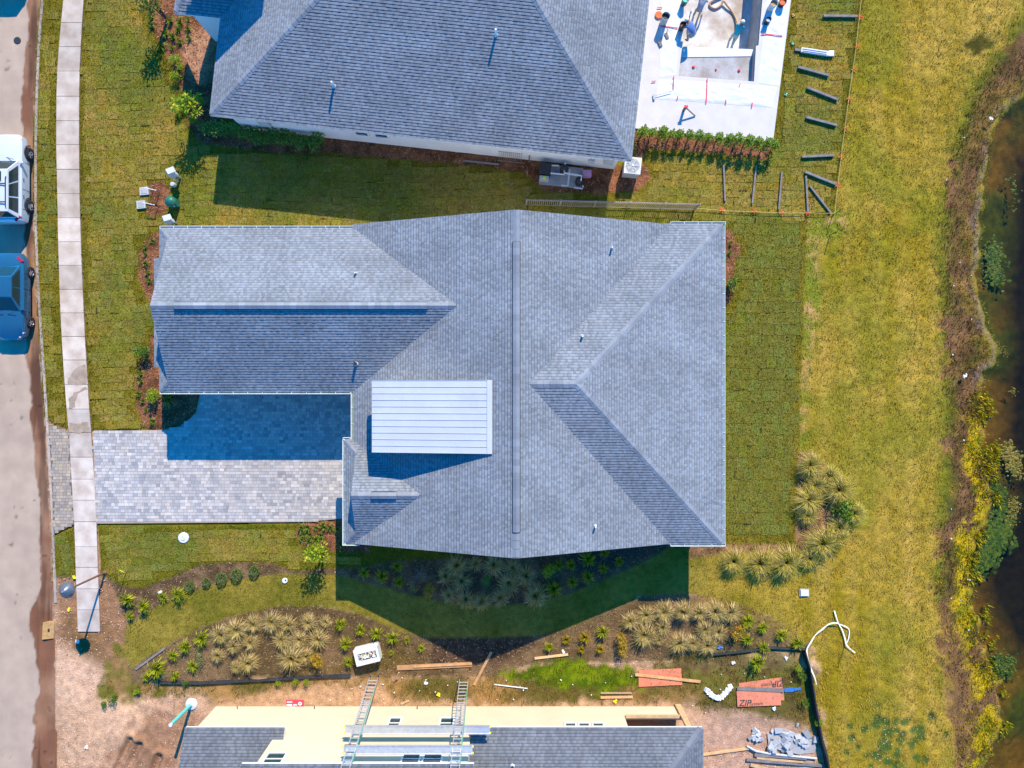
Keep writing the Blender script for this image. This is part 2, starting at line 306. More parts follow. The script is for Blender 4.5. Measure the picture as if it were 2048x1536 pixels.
    zone_in([(193, 1046), (690, 1040), (720, 1085), (1050, 1085), (905, 1121), (780, 1125), (730, 1137), (690, 1139), (640, 1140), (590, 1147), (540, 1129), (460, 1127), (400, 1132), (340, 1158), (285, 1179), (245, 1177), (215, 1156), (203, 1150)], lin(114, 106, 28), lin(90, 94, 18), sodm(), 1, 0.05, 0.06)
    zone_in([(103, 1062), (150, 1046), (156, 1153), (106, 1153)], lin(114, 106, 28), lin(90, 94, 18), sodm(), 1, 0.05, 0.06)
    # planted beds
    bed1 = [(215, 1153), (245, 1173), (285, 1175), (340, 1155), (400, 1129), (460, 1124), (540, 1126), (590, 1143), (640, 1137), (690, 1136), (730, 1134), (780, 1122), (905, 1117), (1060, 1080), (1380, 1070), (1290, 1124), (1200, 1164), (1120, 1194), (1060, 1208), (980, 1210), (900, 1205), (820, 1190), (770, 1174), (725, 1163), (680, 1150), (570, 1147), (500, 1155), (430, 1167), (360, 1188), (300, 1220), (262, 1247), (245, 1225), (235, 1190)]
    zone_in(bed1, lin(124, 98, 70), lin(90, 70, 48), k(n2, .38, .62), 4, 0.05, 0.06)
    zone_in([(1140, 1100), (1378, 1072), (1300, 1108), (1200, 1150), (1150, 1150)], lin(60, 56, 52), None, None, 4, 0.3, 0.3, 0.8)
    for pl in ([(290, -20), (352, -20), (360, 20), (432, 40), (430, 122), (424, 232), (480, 252), (700, 278), (1000, 308), (1250, 334), (1292, 330), (1300, 358), (1272, 382), (1200, 388), (1090, 382), (1050, 346), (900, 326), (650, 306), (560, 306), (400, 286), (375, 250), (365, 200), (352, 150), (330, 105), (302, 62), (294, 20)],
               [(1268, 256), (1548, 284), (1530, 318), (1420, 305), (1300, 296), (1270, 332)],
               [(300, 366), (325, 362), (338, 378), (336, 405), (330, 428), (305, 434), (292, 425), (300, 400), (296, 380)],
               [(330, 462), (300, 470), (284, 490), (278, 520), (277, 550), (290, 585), (302, 604), (340, 604)],
               [(310, 645), (301, 680), (280, 720), (270, 770), (273, 815), (286, 845), (300, 864), (335, 862), (365, 852), (392, 826), (402, 780), (330, 770)],
               [(595, 1044), (690, 1036), (745, 1080), (735, 1106), (690, 1104), (640, 1101), (605, 1091), (592, 1068)],
               [(1440, 452), (1460, 460), (1468, 482), (1484, 498), (1470, 520), (1468, 545), (1470, 582), (1460, 604), (1440, 622)]):
        zone_in(pl, lin(146, 96, 66), lin(104, 68, 46), k(n2, .38, .62), 3, 0.06, 0.12)
    zone_in([(372, 70), (420, 60), (428, 110), (405, 165), (378, 150), (366, 105)], lin(188, 140, 108), None, None, 3, 0.25, 0.3, 0.8)
    zone_in([(1596, 905), (1622, 905), (1680, 960), (1690, 1040), (1640, 1090), (1600, 1102), (1440, 1108), (1378, 1118), (1378, 1092), (1592, 1090), (1598, 980)], lin(150, 112, 78), lin(96, 70, 46), k(n2, .38, .62), 4, 0.1, 0.15)
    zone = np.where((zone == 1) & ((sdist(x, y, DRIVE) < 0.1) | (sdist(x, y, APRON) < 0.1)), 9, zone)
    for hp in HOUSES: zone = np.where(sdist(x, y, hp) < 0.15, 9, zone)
    deckp = [(1295, -100), (1590, -100), (1546, 284), (1266, 256)]
    zone = np.where(sdist(x, y, deckp) < 0.05, 9, zone)
    pass
    dw = np.minimum(sdist(x, y, WL + WR[::-1]), sdist(x, y, GUT + [(-900, 1640), (-900, -80)]))
    zone = np.where(dw < 0.02, 9, zone)
    hgt = hgt + np.where(zone == 0, (n1 - .5) * .22, 0)
    # wheel ruts in the sand
    for (a0, b0, a1, b1) in ((262, 1482, 225, 1560), (318, 1515, 300, 1560), (278, 1490, 240, 1560)):
        pa = P(a0, b0); pb = P(a1, b1); e = np.array((pb.x - pa.x, pb.y - pa.y)); t = np.clip(((x - pa.x) * e[0] + (y - pa.y) * e[1]) / (e @ e), 0, 1)
        dr = np.hypot(x - pa.x - t * e[0], y - pa.y - t * e[1]); hgt = hgt - 0.24 * np.clip(1 - dr / 0.26, 0, 1) + 0.12 * np.clip(1 - np.abs(dr - 0.36) / 0.2, 0, 1)
    return col, zone, hgt

def grid_mesh(name, xs, ys, fn, material):
    X, Y = np.meshgrid(xs, ys); c, z, h = fn(X, Y); ny, nx = X.shape
    co = np.stack([X, Y, h], -1).reshape(-1, 3)
    i = np.arange(nx * ny).reshape(ny, nx); q = np.stack([i[:-1, :-1], i[:-1, 1:], i[1:, 1:], i[1:, :-1]], -1).reshape(-1, 4)
    me = bpy.data.meshes.new(name); me.vertices.add(len(co)); me.vertices.foreach_set('co', co.ravel().astype(np.float32))
    me.loops.add(q.size); me.loops.foreach_set('vertex_index', q.ravel().astype(np.int32))
    me.polygons.add(len(q)); me.polygons.foreach_set('loop_start', np.arange(0, q.size, 4, dtype=np.int32))
    me.polygons.foreach_set('use_smooth', np.ones(len(q), bool))
    ca = me.color_attributes.new('tint', 'FLOAT_COLOR', 'POINT')
    cc = np.ones((len(co), 4), np.float32); cc[:, :3] = c.reshape(-1, 3); ca.data.foreach_set('color', cc.ravel())
    me.update(calc_edges=True); me.validate(); me.materials.append(material); return me, z
M['ground'] = mat('ground', (0.82, 0.82, 0.82, 1), 0.95, 0.22, 3.0, 16, 0.035, 14, True, spec=0.08)
M['road'] = mat('road', (0.85, 0.85, 0.85, 1), 0.8, 0.09, 1.2, 30, 0.003, 40, True, spec=0.2)
fx = np.arange(-28.6, 28.61, 0.1); fy = np.arange(-21.8, 21.81, 0.1); far = np.array([32, 45, 80, 200, 600.0])
def gfn(x, y):
    c, z, h = paint(x, y)
    dr = sdist(x, y, [(82, -6000)] + GUT + [(116, 8000), (-90000, 8000), (-90000, -6000)], 900); h = np.where(dr < -0.1, -0.32, h)
    for pl in (DRIVE, APRON, WL + WR[::-1]): h = np.where(sdist(x, y, pl) < 0.12, -0.07, h)
    dr2 = x < -29; h = np.where(dr2, -0.32, h)
    dp = sdist(x, y, POOLPIT, 1.0); h = np.where(dp < 0.22, -2.6, h)
    return c, z, h
gm, gzone = grid_mesh('ground', np.concatenate([-far[::-1], fx, far]), np.concatenate([-far[::-1], fy, far]), gfn, M['ground'])
ground = link('ground', gm, kind='structure')
GZ = gzone[5:-5, 5:-5]
def zone_at(x, y):
    i = np.clip(np.round((np.asarray(x) + 28.6) / 0.1).astype(int), 0, GZ.shape[1] - 1); j = np.clip(np.round((np.asarray(y) + 21.8) / 0.1).astype(int), 0, GZ.shape[0] - 1)
    return GZ[j, i]

# road with its muddy gutter
WET = [(52, -80), (57, 60), (48, 130), (42, 215), (45, 262), (50, 340), (48, 470), (56, 560), (52, 700), (62, 820), (66, 900), (72, 940), (78, 1000), (79, 1100), (78, 1180), (58, 1235), (57, 1265), (70, 1300), (76, 1345), (78, 1385), (68, 1410), (66, 1470), (62, 1560), (60, 1640), (126, 1640), (118, 1480), (121, 1490), (112, 1430), (116, 1380), (108, 1330), (112, 1300)] + GUT[::-1][3:]
def rfn(x, y):
    n1 = vnoise(x, y, 2.2, 21); n2 = vnoise(x, y, 0.5, 22); nl = vnoise(x * 6, y, 3.0, 23)
    c = np.zeros(x.shape + (3,)); c[:] = lin(180, 156, 134)[:3]; c *= (0.92 + 0.16 * n1)[..., None]
    c *= (0.93 + 0.14 * nl)[..., None]
    d = sdist(x, y, WET) + (n2 - .5) * 0.35; a = np.clip(0.5 - d / 0.08, 0, 1)
    wet = np.array(lin(128, 84, 58)[:3]) + (np.array(lin(158, 116, 86)[:3]) - np.array(lin(128, 84, 58)[:3])) * np.clip((n1 - .4) / .25, 0, 1)[..., None]
    st = np.clip((vnoise(x * 7, y * .5, 2.0, 25) - .5) * 6, 0, 1) * a; wet = wet * (1 - .45 * st[..., None])
    c = c * (1 - a[..., None]) + wet * a[..., None]
    ed = np.clip(1 - np.abs(d + .02) / .09, 0, 1) * .35; c = c * (1 - ed[..., None]) + np.array(lin(96, 66, 48)[:3]) * ed[..., None]
    sp = np.clip((vnoise(x, y, .35, 26, 2) - .82) * 12, 0, 1) * .5; c = c * (1 - sp[..., None])
    p = np.array([P(a_, b_)[:2] for a_, b_ in GUT]); gx = np.interp(-y, -p[:, 1], p[:, 0])
    h = -0.07 + 0.075 * np.clip((x - (gx - 0.55)) / 0.55, 0, 1.3)
    return c, None, h
ry = np.concatenate([[-120, -60, -30], np.arange(-22, 22.01, 0.1), [30, 60, 120]]); rx = np.concatenate([[-36, -32], np.arange(-29.6, -24.39, 0.08)])
def road_mesh():
    p = np.array([P(a_, b_)[:2] for a_, b_ in GUT]); me, _ = grid_mesh('road', rx, ry, rfn, M['road'])
    co = np.empty(len(me.vertices) * 3, np.float32); me.vertices.foreach_get('co', co); co = co.reshape(-1, 3)
    gx = np.interp(-co[:, 1], -p[:, 1], p[:, 0]); over = co[:, 0] > gx; co[over, 2] = -0.30
    co[over, 0] = np.minimum(co[over, 0], gx[over] + 0.10); me.vertices.foreach_set('co', co.ravel()); me.update(); return me
link('road', road_mesh(), kind='structure')

# pavement of separate slabs
JN = [-3, 46, 94, 143, 193, 242, 290, 339, 388, 436, 484, 531, 579, 626, 673, 720, 769, 818, 865, 914, 958, 1000, 1043, 1093, 1134, 1177, 1219, 1263]
sw = MB(); sw.prism([P(along(WL, y) + 0.6, y)[:2] for y in JN] + [P(along(WR, y) - 0.6, y)[:2] for y in reversed(JN)], -0.08, 0.015, (0.45, 0.42, 0.4))
sidewalk = sw.build('sidewalk', M['concrete'], kind='structure')
for k, (a, b) in enumerate(zip(JN, JN[1:])):
    m = MB(); g = 0.45; t = random.uniform(0.82, 1.12); w = 1.0 + 0.10 * (b > 860)
    tilt = random.uniform(-0.3, 0.3)
    m.prism([P(along(WL, a), a + g + tilt)[:2], P(along(WL, b), b - g)[:2], P(along(WR, b), b - g)[:2], P(along(WR, a), a + g + tilt)[:2]][::1], 0.0, 0.055 + random.uniform(-.004, .004), (t, t * (1.0 if b > 860 else .98), t * (1.02 if b > 860 else 0.96)))
    m.build('slab', M['concrete'], sidewalk)
m = MB(); m.prism([P(150, 22)[:2], P(118, -60)[:2]][:0] or [P(along(WL, -60), -60)[:2], P(along(WL, -4), -4)[:2], P(along(WR, -4), -4)[:2], P(along(WR, -60), -60)[:2]], 0.0, 0.055); m.build('slab', M['concrete'], sidewalk)

kerb = link('kerb', None, kind='structure')
ky = [-60] + list(range(30, 1290, 84)); M['kerb'] = mat('kerb_concrete', (0.36, 0.29, 0.23, 1), .85, .14, 2.0, 20, .003, 30, True)
for a_, b_ in zip(ky, ky[1:]):
    m = MB(); ym = [a_ + .6 + (b_ - a_ - 1.2) * k_ / 4 for k_ in range(5)]; kt = random.uniform(.8, 1.15)
    m.prism([P(along(GUT, y_) + 1.2, y_)[:2] for y_ in ym] + [P(along(GUT, y_) + 6.2, y_)[:2] for y_ in reversed(ym)], -.1, .028, (kt, kt, kt)); m.build('kerb_stone', M['kerb'], kerb)
def blob(name, pts, z, material, jag=0.04, kind='structure', tint=(1, 1, 1), sub=4, th=0.004, **kw):
    w = [P(a, b) for a, b in pts]; out = []
    for a, b in zip(w, w[1:] + w[:1]):
        for k in range(sub):
            q = a.lerp(b, k / sub); out.append((q.x + random.uniform(-jag, jag), q.y + random.uniform(-jag, jag)))
    m = MB(); m.prism(out, z - th, z, tint); return m.build(name, material, kind=kind, **kw)
M['mud'] = mat('mud', (0.33, 0.24, 0.17, 1), 0.6, 0.15, 3, 20, 0.004, 20)
blob('mud_puddle', [(137, 758), (154, 736), (172, 728), (175, 768), (155, 769), (137, 767)], 0.066, M['mud'])
blob('mud_puddle', [(138, 798), (150, 786), (172, 774), (177, 778), (158, 786), (150, 815), (140, 817)], 0.066, M['mud'])
blob('mud_puddle', [(140, 846), (158, 848), (176, 842), (181, 862), (165, 866), (140, 864)], 0.066, M['mud'])

# pavers: small blocks laid in rows
def pavers(name, poly, parent, x0, x1, y0, y1, rowh, wmin, wmax, pal, ang=0.0):
    m = MB(); y = y0
    cells = []
    while y > y1:
        x = x0 + random.uniform(-0.2, 0)
        while x < x1:
            w = random.uniform(wmin, wmax); cells.append((x + w / 2, y - rowh / 2, w)); x += w
        y -= rowh
    cx = np.array([c[0] for c in cells]); cy = np.array([c[1] for c in cells]); d = sdist(cx, cy, poly)
    big = vnoise(cx, cy, 2.5, 41); 
    for (x, yy, w), dd, bgn in zip(cells, d, big):
        if dd > -0.02: continue
        t = random.choice(pal); k = random.uniform(0.85, 1.12) * (0.9 + 0.2 * bgn)
        m.box((x, yy, 0.02 + random.uniform(-.004, .004)), (w - 0.012, rowh - 0.012, 0.06), None, tuple(q * k for q in t))
    return m.build(name, M['paver'], parent, kind='stuff')
m = MB(); m.prism([P(a, b)[:2] for a, b in DRIVE][::-1], -0.05, 0.03, (0.85, 0.68, 0.55)); driveway = m.build('driveway', M['paver'], kind='structure')
pal = [(1.0, .99, .99), (.94, .93, .94), (.80, .81, .85), (1.12, 1.08, 1.05), (.70, .72, .77), (1.05, .99, .94), (.88, .88, .9)]
pavers('paving_blocks', DRIVE, driveway, -22.8, -8.4, -0.3, -7.7, 0.17, 0.12, 0.34, pal)
m = MB(); m.prism([P(a, b)[:2] for a, b in APRON][::-1], -0.05, 0.03, (0.34, 0.28, 0.22)); apron = m.build('driveway_apron', M['paver'], kind='structure')
pavers('paving_blocks', APRON, apron, -25.2, -23.5, -2.1, -8.2, 0.17, 0.13, 0.26, [(.86, .72, .58), (.68, .6, .52), (.92, .78, .6), (.72, .64, .56)])

# cut sod: pieces of turf with open joints
def sod_rect(x, y, w, h, a, top, tint, m):
    rot = Matrix.Rotation(a, 3, 'Z'); n = []
    for (u, v) in ((-1, -1), (0, -1), (1, -1), (1, 0), (1, 1), (0, 1), (-1, 1), (-1, 0)):
        q = rot @ Vector((u * w / 2 + random.uniform(-.02, .02), v * h / 2 + random.uniform(-.02, .02), 0)); n.append((x + q.x, y + q.y))
    m.prism(n, -0.03, top, tint)
def sod_tint(x=0, y=0):
    k = random.uniform(0.90, 1.10); g = random.uniform(-0.06, 0.06); b = float(SODN[int((y + 30) * 4) % 240, int((x + 30) * 4) % 240]); k *= .80 + .42 * b; g -= (b - .5) * .25
    return (k * (1 - g), k * (1 + g * .6), k * (1 + random.uniform(-.2, .3)))
SODN = vnoise(*np.meshgrid(np.arange(240) / 4.0, np.arange(240) / 4.0), 3.0, 77, 3); SODN = np.clip((SODN - .5) * 2.2 + .5, 0, 1)
sm = MB(); backyard = []; seam = MB()
def seam_strip(x, y, w, h):
    for (a, b, c, d_) in ((-1, 1, 1, 1), (1, -1, 1, 1)):
        if random.random() < .34:
            t0 = random.uniform(0, .5); t1 = random.uniform(.5, 1); A = Vector((x + a * w / 2, y + b * h / 2, .034)); B = Vector((x + c * w / 2, y + d_ * h / 2, .034)); p = A.lerp(B, t0); q = A.lerp(B, t1); n_ = max(2, int((q - p).length / .06)); k_ = random.uniform(.8, 1.2); dk_ = random.random() < .16
            for i in range(n_):
                o = p.lerp(q, i / n_) + Vector((random.uniform(-.02, .02), random.uniform(-.02, .02), 0)); s_ = random.uniform(.03, .06); an = random.uniform(0, 6)
                cc = tuple(v_ * k_ for v_ in ((.06, .05, .02) if dk_ else (.28, .225, .06)))
                seam.face([o + Vector((math.cos(an + j * 2.1) * s_, math.sin(an + j * 2.1) * s_, random.uniform(0, .03))) for j in range(3)], cc)
for (xa, xb, ya, yb, w, h, vert) in ((-25.5, 19.2, 20.9, -2.4, 0.62, 0.42, False), (-25, -8, -7.4, -11.2, 0.62, 0.42, False), (9.2, 16.2, 9.1, -8.8, 0.50, 0.60, True)):
    yc = ya; r = 0
    while yc > yb:
        x = xa + random.uniform(0, w)
        while x < xb:
            y = yc + .16 * math.sin(x * .33 + r * .01) + random.uniform(-.02, .02)
            if not (not vert and x > 9.2 and y < 9.0):
                g = 0.028 if random.random() < 0.10 else 0.003
                cs = zone_at([x - w / 2, x + w / 2, x - w / 2, x + w / 2], [y - h / 2, y - h / 2, y + h / 2, y + h / 2])
                if (cs == 1).all():
                    seam_strip(x, y, w, h)
                    if vert: backyard.append((x, y, w - g, h - g))
                    else: sod_rect(x, y, w - .004, h - g, random.uniform(-.015, .015), 0.022 + random.uniform(0, .006), sod_tint(x, y), sm)
            x += w
        yc -= h; r += 1
lawn = sm.build('lawn', M['sod'], kind='structure'); seam.build('dry_seam_grass', M['blade'], kind='stuff')
variants = []
for k in range(10):
    q = MB(); sod_rect(0, 0, 0.49, 0.585, 0, 0.014 + 0.0006 * k, sod_tint(), q); variants.append(q.mesh('sod_piece', M['sod']))
for (x, y, w, h) in backyard:
    link('sod_piece', random.choice(variants), lawn, loc=(x, y, 0), rot=(0, 0, random.uniform(-.03, .03) + random.choice((0, math.pi))))

# grass blades, bark chips and crumbs scattered on the ground, one mesh for each kind of stuff
def scatter(name, n, zones, colfn, ln, wd, lean, kind_mat, flat=False, seed=1, keep=None, zbase=0.0):
    rg = np.random.default_rng(seed); x = rg.uniform(-28.5, 28.5, n); y = rg.uniform(-21.5, 21.5, n); z = zone_at(x, y); ok = np.isin(z, zones)
    if keep is not None: ok &= keep(x, y, rg)
    x = x[ok]; y = y[ok]; z = z[ok]; n = len(x); a = rg.uniform(0, 6.283, n); l = rg.uniform(*ln, n); w = rg.uniform(*wd, n)
    dx = np.cos(a); dy = np.sin(a)
    if flat:
        tl = rg.uniform(0.0, 0.4, n); zb = zbase + rg.uniform(0.0, 0.03, n)
        p = np.stack([np.stack([x - dx * l / 2 - dy * w / 2, y - dy * l / 2 + dx * w / 2, zb], -1), np.stack([x - dx * l / 2 + dy * w / 2, y - dy * l / 2 - dx * w / 2, zb + 0.005], -1), np.stack([x + dx * l / 2, y + dy * l / 2, zb + l * tl], -1)], 1)
    else:
        le = rg.uniform(*lean, n); zb = np.full(n, zbase)
        p = np.stack([np.stack([x - dy * w / 2, y + dx * w / 2, zb], -1), np.stack([x + dy * w / 2, y - dx * w / 2, zb], -1), np.stack([x + dx * l * le, y + dy * l * le, zb + l], -1)], 1)
    c = colfn(x, y, z, rg, n); me = bpy.data.meshes.new(name); me.vertices.add(3 * n); me.vertices.foreach_set('co', p.ravel().astype(np.float32))
    me.loops.add(3 * n); me.loops.foreach_set('vertex_index', np.arange(3 * n, dtype=np.int32)); me.polygons.add(n); me.polygons.foreach_set('loop_start', np.arange(0, 3 * n, 3, dtype=np.int32))
    ca = me.color_attributes.new('tint', 'FLOAT_COLOR', 'POINT'); cc = np.ones((n, 3, 4), np.float32); cc[:, :, :3] = c[:, None, :]; ca.data.foreach_set('color', cc.ravel())
    me.update(calc_edges=True); me.materials.append(kind_mat); return link(name, me, kind='stuff')
def pick(cols):
    cols = np.array([lin(*c)[:3] for c in cols])
    return lambda x, y, z, rg, n: cols[rg.integers(0, len(cols), n)] * rg.uniform(0.75, 1.2, (n, 1))
scatter('turf_grass', 480000, (1,), pick([(150, 131, 34), (124, 116, 24), (168, 140, 46), (108, 108, 22), (188, 156, 72), (94, 94, 24)]), (0.05, 0.10), (0.02, 0.05), (-.8, .8), M['blade'], seed=3, zbase=0.012)
PKS = pick([(140, 124, 38), (158, 136, 54), (112, 106, 30), (172, 146, 66)]); PKM = pick([(184, 150, 56), (142, 126, 18), (164, 140, 36)])
scatter('swale_grass', 260000, (8,), lambda x, y, z, rg, n: (lambda t: PKS(x, y, z, rg, n) * (1 - t) + PKM(x, y, z, rg, n) * t)(np.clip((x - 9.5) / 5 + (vnoise(x, y, 1.5, 81) - .5), 0, 1)[:, None]), (0.05, 0.11), (0.02, 0.05), (-.8, .8), M['blade'], seed=4)
scatter('meadow_grass', 420000, (2,), lambda x, y, z, rg, n: (lambda t, u: (np.array(lin(192, 158, 74)[:3])[None] * t[:, None] + np.array(lin(144, 128, 22)[:3])[None] * (1 - t)[:, None]) * u)(np.clip((vnoise(x * 2.2, y * .16, 1.6, 15) * .6 + vnoise(x, y, 5.0, 55) * .4 - .5) * 2.2 + .5 + rg.uniform(-.3, .3, n), 0, 1), rg.uniform(.8, 1.15, (n, 1))), (0.04, 0.11), (0.02, 0.05), (-1.4, 1.4), M['blade'], seed=5)
scatter('weeds', 260000, (5,), pick([(120, 120, 26), (92, 104, 22), (170, 128, 70), (150, 110, 60), (104, 112, 16)]), (0.06, 0.18), (0.02, 0.05), (-1, 1), M['blade'], seed=6, keep=lambda x, y, rg: vnoise(x, y, 0.9, 61) > 0.42)
scatter('bank_grass', 320000, (6,), lambda x, y, z, rg, n: (lambda t, u: (np.array(lin(190, 162, 24)[:3])[None] * t[:, None] + np.array(lin(112, 84, 48)[:3])[None] * (1 - t)[:, None]) * u)(np.clip((vnoise(x, y, 1.1, 12) - .47) * 8, 0, 1) * np.clip((768 - y * S - 700) / 120, 0.1, 1), rg.uniform(.6, 1.25, (n, 1))), (0.06, 0.2), (0.02, 0.06), (-1, 1), M['blade'], seed=7, zbase=-0.2)
SHX = SHORE + [(3000, 1640), (3000, 140)]
scatter('shore_growth', 900000, (6, 7), pick([(204, 176, 30), (170, 156, 24), (120, 128, 20), (222, 190, 50), (92, 108, 22)]), (0.08, 0.24), (0.04, 0.10), (-1, 1), M['blade'], seed=17, zbase=-0.36, keep=lambda x, y, rg: (lambda d, n: (d > -0.55) & (d < 0.9) & (n > .5) & (768 - y * S > 770) & (rg.random(len(x)) < .8))(sdist(x, y, SHX, 3) + (vnoise(x, y, .8, 31) - .5) * 1.2, vnoise(x, y, .9, 32)))
scatter('bark_mulch', 240000, (3,), pick([(150, 94, 62), (118, 72, 46), (170, 112, 78), (92, 58, 40), (190, 140, 104)]), (0.06, 0.16), (0.02, 0.05), (0, 0), M['chip'], True, 8)
scatter('soil_crumbs', 260000, (4,), pick([(130, 102, 72), (98, 76, 52), (150, 120, 88), (76, 58, 40), (164, 134, 100)]), (0.04, 0.12), (0.03, 0.06), (0, 0), M['chip'], True, 9, keep=lambda x, y, rg: rg.random(len(x)) < 0.6)
scatter('sand_clods', 200000, (0,), pick([(220, 172, 140), (186, 140, 110), (160, 118, 88), (235, 195, 165)]), (0.03, 0.09), (0.03, 0.06), (0, 0), M['chip'], True, 10, keep=lambda x, y, rg: rg.random(len(x)) < 0.4)

# pond: water over a muddy bed, with floating algae
wm = bpy.data.materials.new('pond_water'); wm.use_nodes = True; t = wm.node_tree; t.nodes.clear()
o_ = t.nodes.new('ShaderNodeOutputMaterial'); mxs = t.nodes.new('ShaderNodeMixShader'); tr = t.nodes.new('ShaderNodeBsdfTransparent'); gl = t.nodes.new('ShaderNodeBsdfGlossy')
tr.inputs[0].default_value = (0.78, 0.70, 0.48, 1); gl.inputs['Roughness'].default_value = 0.12
nz = t.nodes.new('ShaderNodeTexNoise'); nz.inputs['Scale'].default_value = 5; bp = t.nodes.new('ShaderNodeBump'); bp.inputs['Distance'].default_value = 0.01
t.links.new(nz.outputs['Fac'], bp.inputs['Height']); t.links.new(bp.outputs[0], gl.inputs['Normal']); mxs.inputs[0].default_value = 0.02; t.links.new(tr.outputs[0], mxs.inputs[1]); t.links.new(gl.outputs[0], mxs.inputs[2]); t.links.new(mxs.outputs[0], o_.inputs[0])
m = MB(); m.face([(24.4, -300, -0.40), (300, -300, -0.40), (300, 300, -0.40), (24.4, 300, -0.40)]); m.build('pond_water', wm, kind='structure')
# ------------------------------------------------------------ roofs
def clip_u(poly, v):
    us = []
    n = len(poly)
    for k in range(n):
        (u0, v0), (u1, v1) = poly[k], poly[(k + 1) % n]
        if abs(v1 - v0) < 1e-6:
            if abs(v - v0) < 1e-4: us += [u0, u1]
        elif min(v0, v1) - 1e-6 <= v <= max(v0, v1) + 1e-6: us.append(u0 + (u1 - u0) * (v - v0) / (v1 - v0))
    return (min(us), max(us)) if us else None
def shingles(mb, pts, tone=1.0, e=0.142, th=(0.026, 0.032), light=(1, 1, 1)):
    pts = [Vector(p) for p in pts]; u = (pts[1] - pts[0]).normalized(); n = None
    n = (pts[1] - pts[0]).cross(pts[2] - pts[1]).normalized()
    if n.z < 0: n = -n
    v = n.cross(u); o = pts[0]; poly = [((p - o).dot(u), (p - o).dot(v)) for p in pts]; vm = max(q[1] for q in poly); vmin = min(q[1] for q in poly)
    if vm < -vmin: v = -v; poly = [(a, -b) for a, b in poly]; vm = max(q[1] for q in poly)
    k = 0; row = -0.03
    def pt(a, b, h): return tuple(o + u * a + v * b + n * h)
    while row < vm - 0.01:
        a0 = clip_u(poly, min(max(row, 0), vm)); v1 = min(row + e + 0.01, vm - 0.001); a1 = clip_u(poly, v1)
        if a0 and a1:
            lo, hi = min(a0[0], a1[0]), max(a0[1], a1[1]); x = lo - random.uniform(0, 0.3); high = random.random() < .5
            base = tone * random.uniform(0.96, 1.04)
            while x < hi:
                w = random.uniform(0.08, 0.22); t = random.uniform(th[1] * .8, th[1]) if high else random.uniform(th[0], th[0] * 1.5)
                L0, R0 = max(x, a0[0]), min(x + w, a0[1]); L1, R1 = max(x, a1[0]), min(x + w, a1[1])
                if R0 - L0 > -0.3 and R1 - L1 > -0.3 and (R0 - L0 > 0.005 or R1 - L1 > 0.005):
                    if R0 < L0: L0 = R0 = max(min((L0 + R0) / 2, a0[1]), a0[0])
                    if R1 < L1: L1 = R1 = max(min((L1 + R1) / 2, a1[1]), a1[0])
                    g = random.uniform(-1, 1); s = base * (1 + 0.09 * g + (0.10 if high else -0.10)); b = random.uniform(-.02, .03)
                    tt = (s * light[0] * (1 - b), s * light[1], s * light[2] * (1 + b))
                    vm_ = row + (v1 - row) * .70; f_ = .70; La, Ra = L0 + (L1 - L0) * f_, R0 + (R1 - R0) * f_; ta = t * (1 - .65 * f_) + .0014
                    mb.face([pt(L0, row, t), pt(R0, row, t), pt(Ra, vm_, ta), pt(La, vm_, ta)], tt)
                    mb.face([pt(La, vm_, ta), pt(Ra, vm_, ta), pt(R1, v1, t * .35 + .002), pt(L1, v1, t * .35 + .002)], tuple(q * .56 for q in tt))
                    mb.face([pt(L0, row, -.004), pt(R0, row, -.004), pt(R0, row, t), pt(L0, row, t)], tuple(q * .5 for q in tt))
                    if w > .05 and high:
                        mb.face([pt(R0, row, 0), pt(R1, v1, 0), pt(R1, v1, t * .35), pt(R0, row, t)], tt); mb.face([pt(L0, row, 0), pt(L0, row, t), pt(L1, v1, t * .35), pt(L1, v1, 0)], tt)
                x += w; high = not high if random.random() < .8 else high
        row += e
def caps(a, b, parent, material, s1=0.35, lift=0.02, half=0.16, piece=0.30, tone=1.0):
    """ridge cap shingles from a (start) to b (end), each one an object of its own"""
    a = Vector(a); b = Vector(b); d = b - a; L = d.length; n = max(1, int(L / piece)); x = d.normalized(); y = Vector((0, 0, 1)).cross(x).normalized(); z = x.cross(y)
    meshes = []
    for k in range(5):
        t = tone * (0.86 + 0.06 * k); m = MB(); dr = half * s1; l = L / n * 1.08; hh = 0.022
        tt = (t, t, t * 1.02)
        m.face([(0, -half, -dr + hh), (l, -half, -dr + .006), (l, 0, .006), (0, 0, hh)], tt); m.face([(0, 0, hh), (l, 0, .006), (l, half, -dr + .006), (0, half, -dr + hh)], tt)
        m.face([(0, -half, -dr - .01), (0, -half, -dr + hh), (0, 0, hh), (0, 0, -.01)], tt); m.face([(0, 0, -.01), (0, 0, hh), (0, half, -dr + hh), (0, half, -dr - .01)], tt)
        m.face([(0, -half, -dr - .02), (l, -half, -dr - .02), (l, -half, -dr + .006), (0, -half, -dr + hh)], tt); m.face([(0, half, -dr - .02), (0, half, -dr + hh), (l, half, -dr + .006), (l, half, -dr - .02)], tt)
        meshes.append(m.mesh('ridge_cap', material))
    rt = Matrix((x, y, z)).transposed().to_euler()
    for k in range(n): link('ridge_cap', random.choice(meshes), parent, loc=a + d * (k / n) + z * lift, rot=rt)
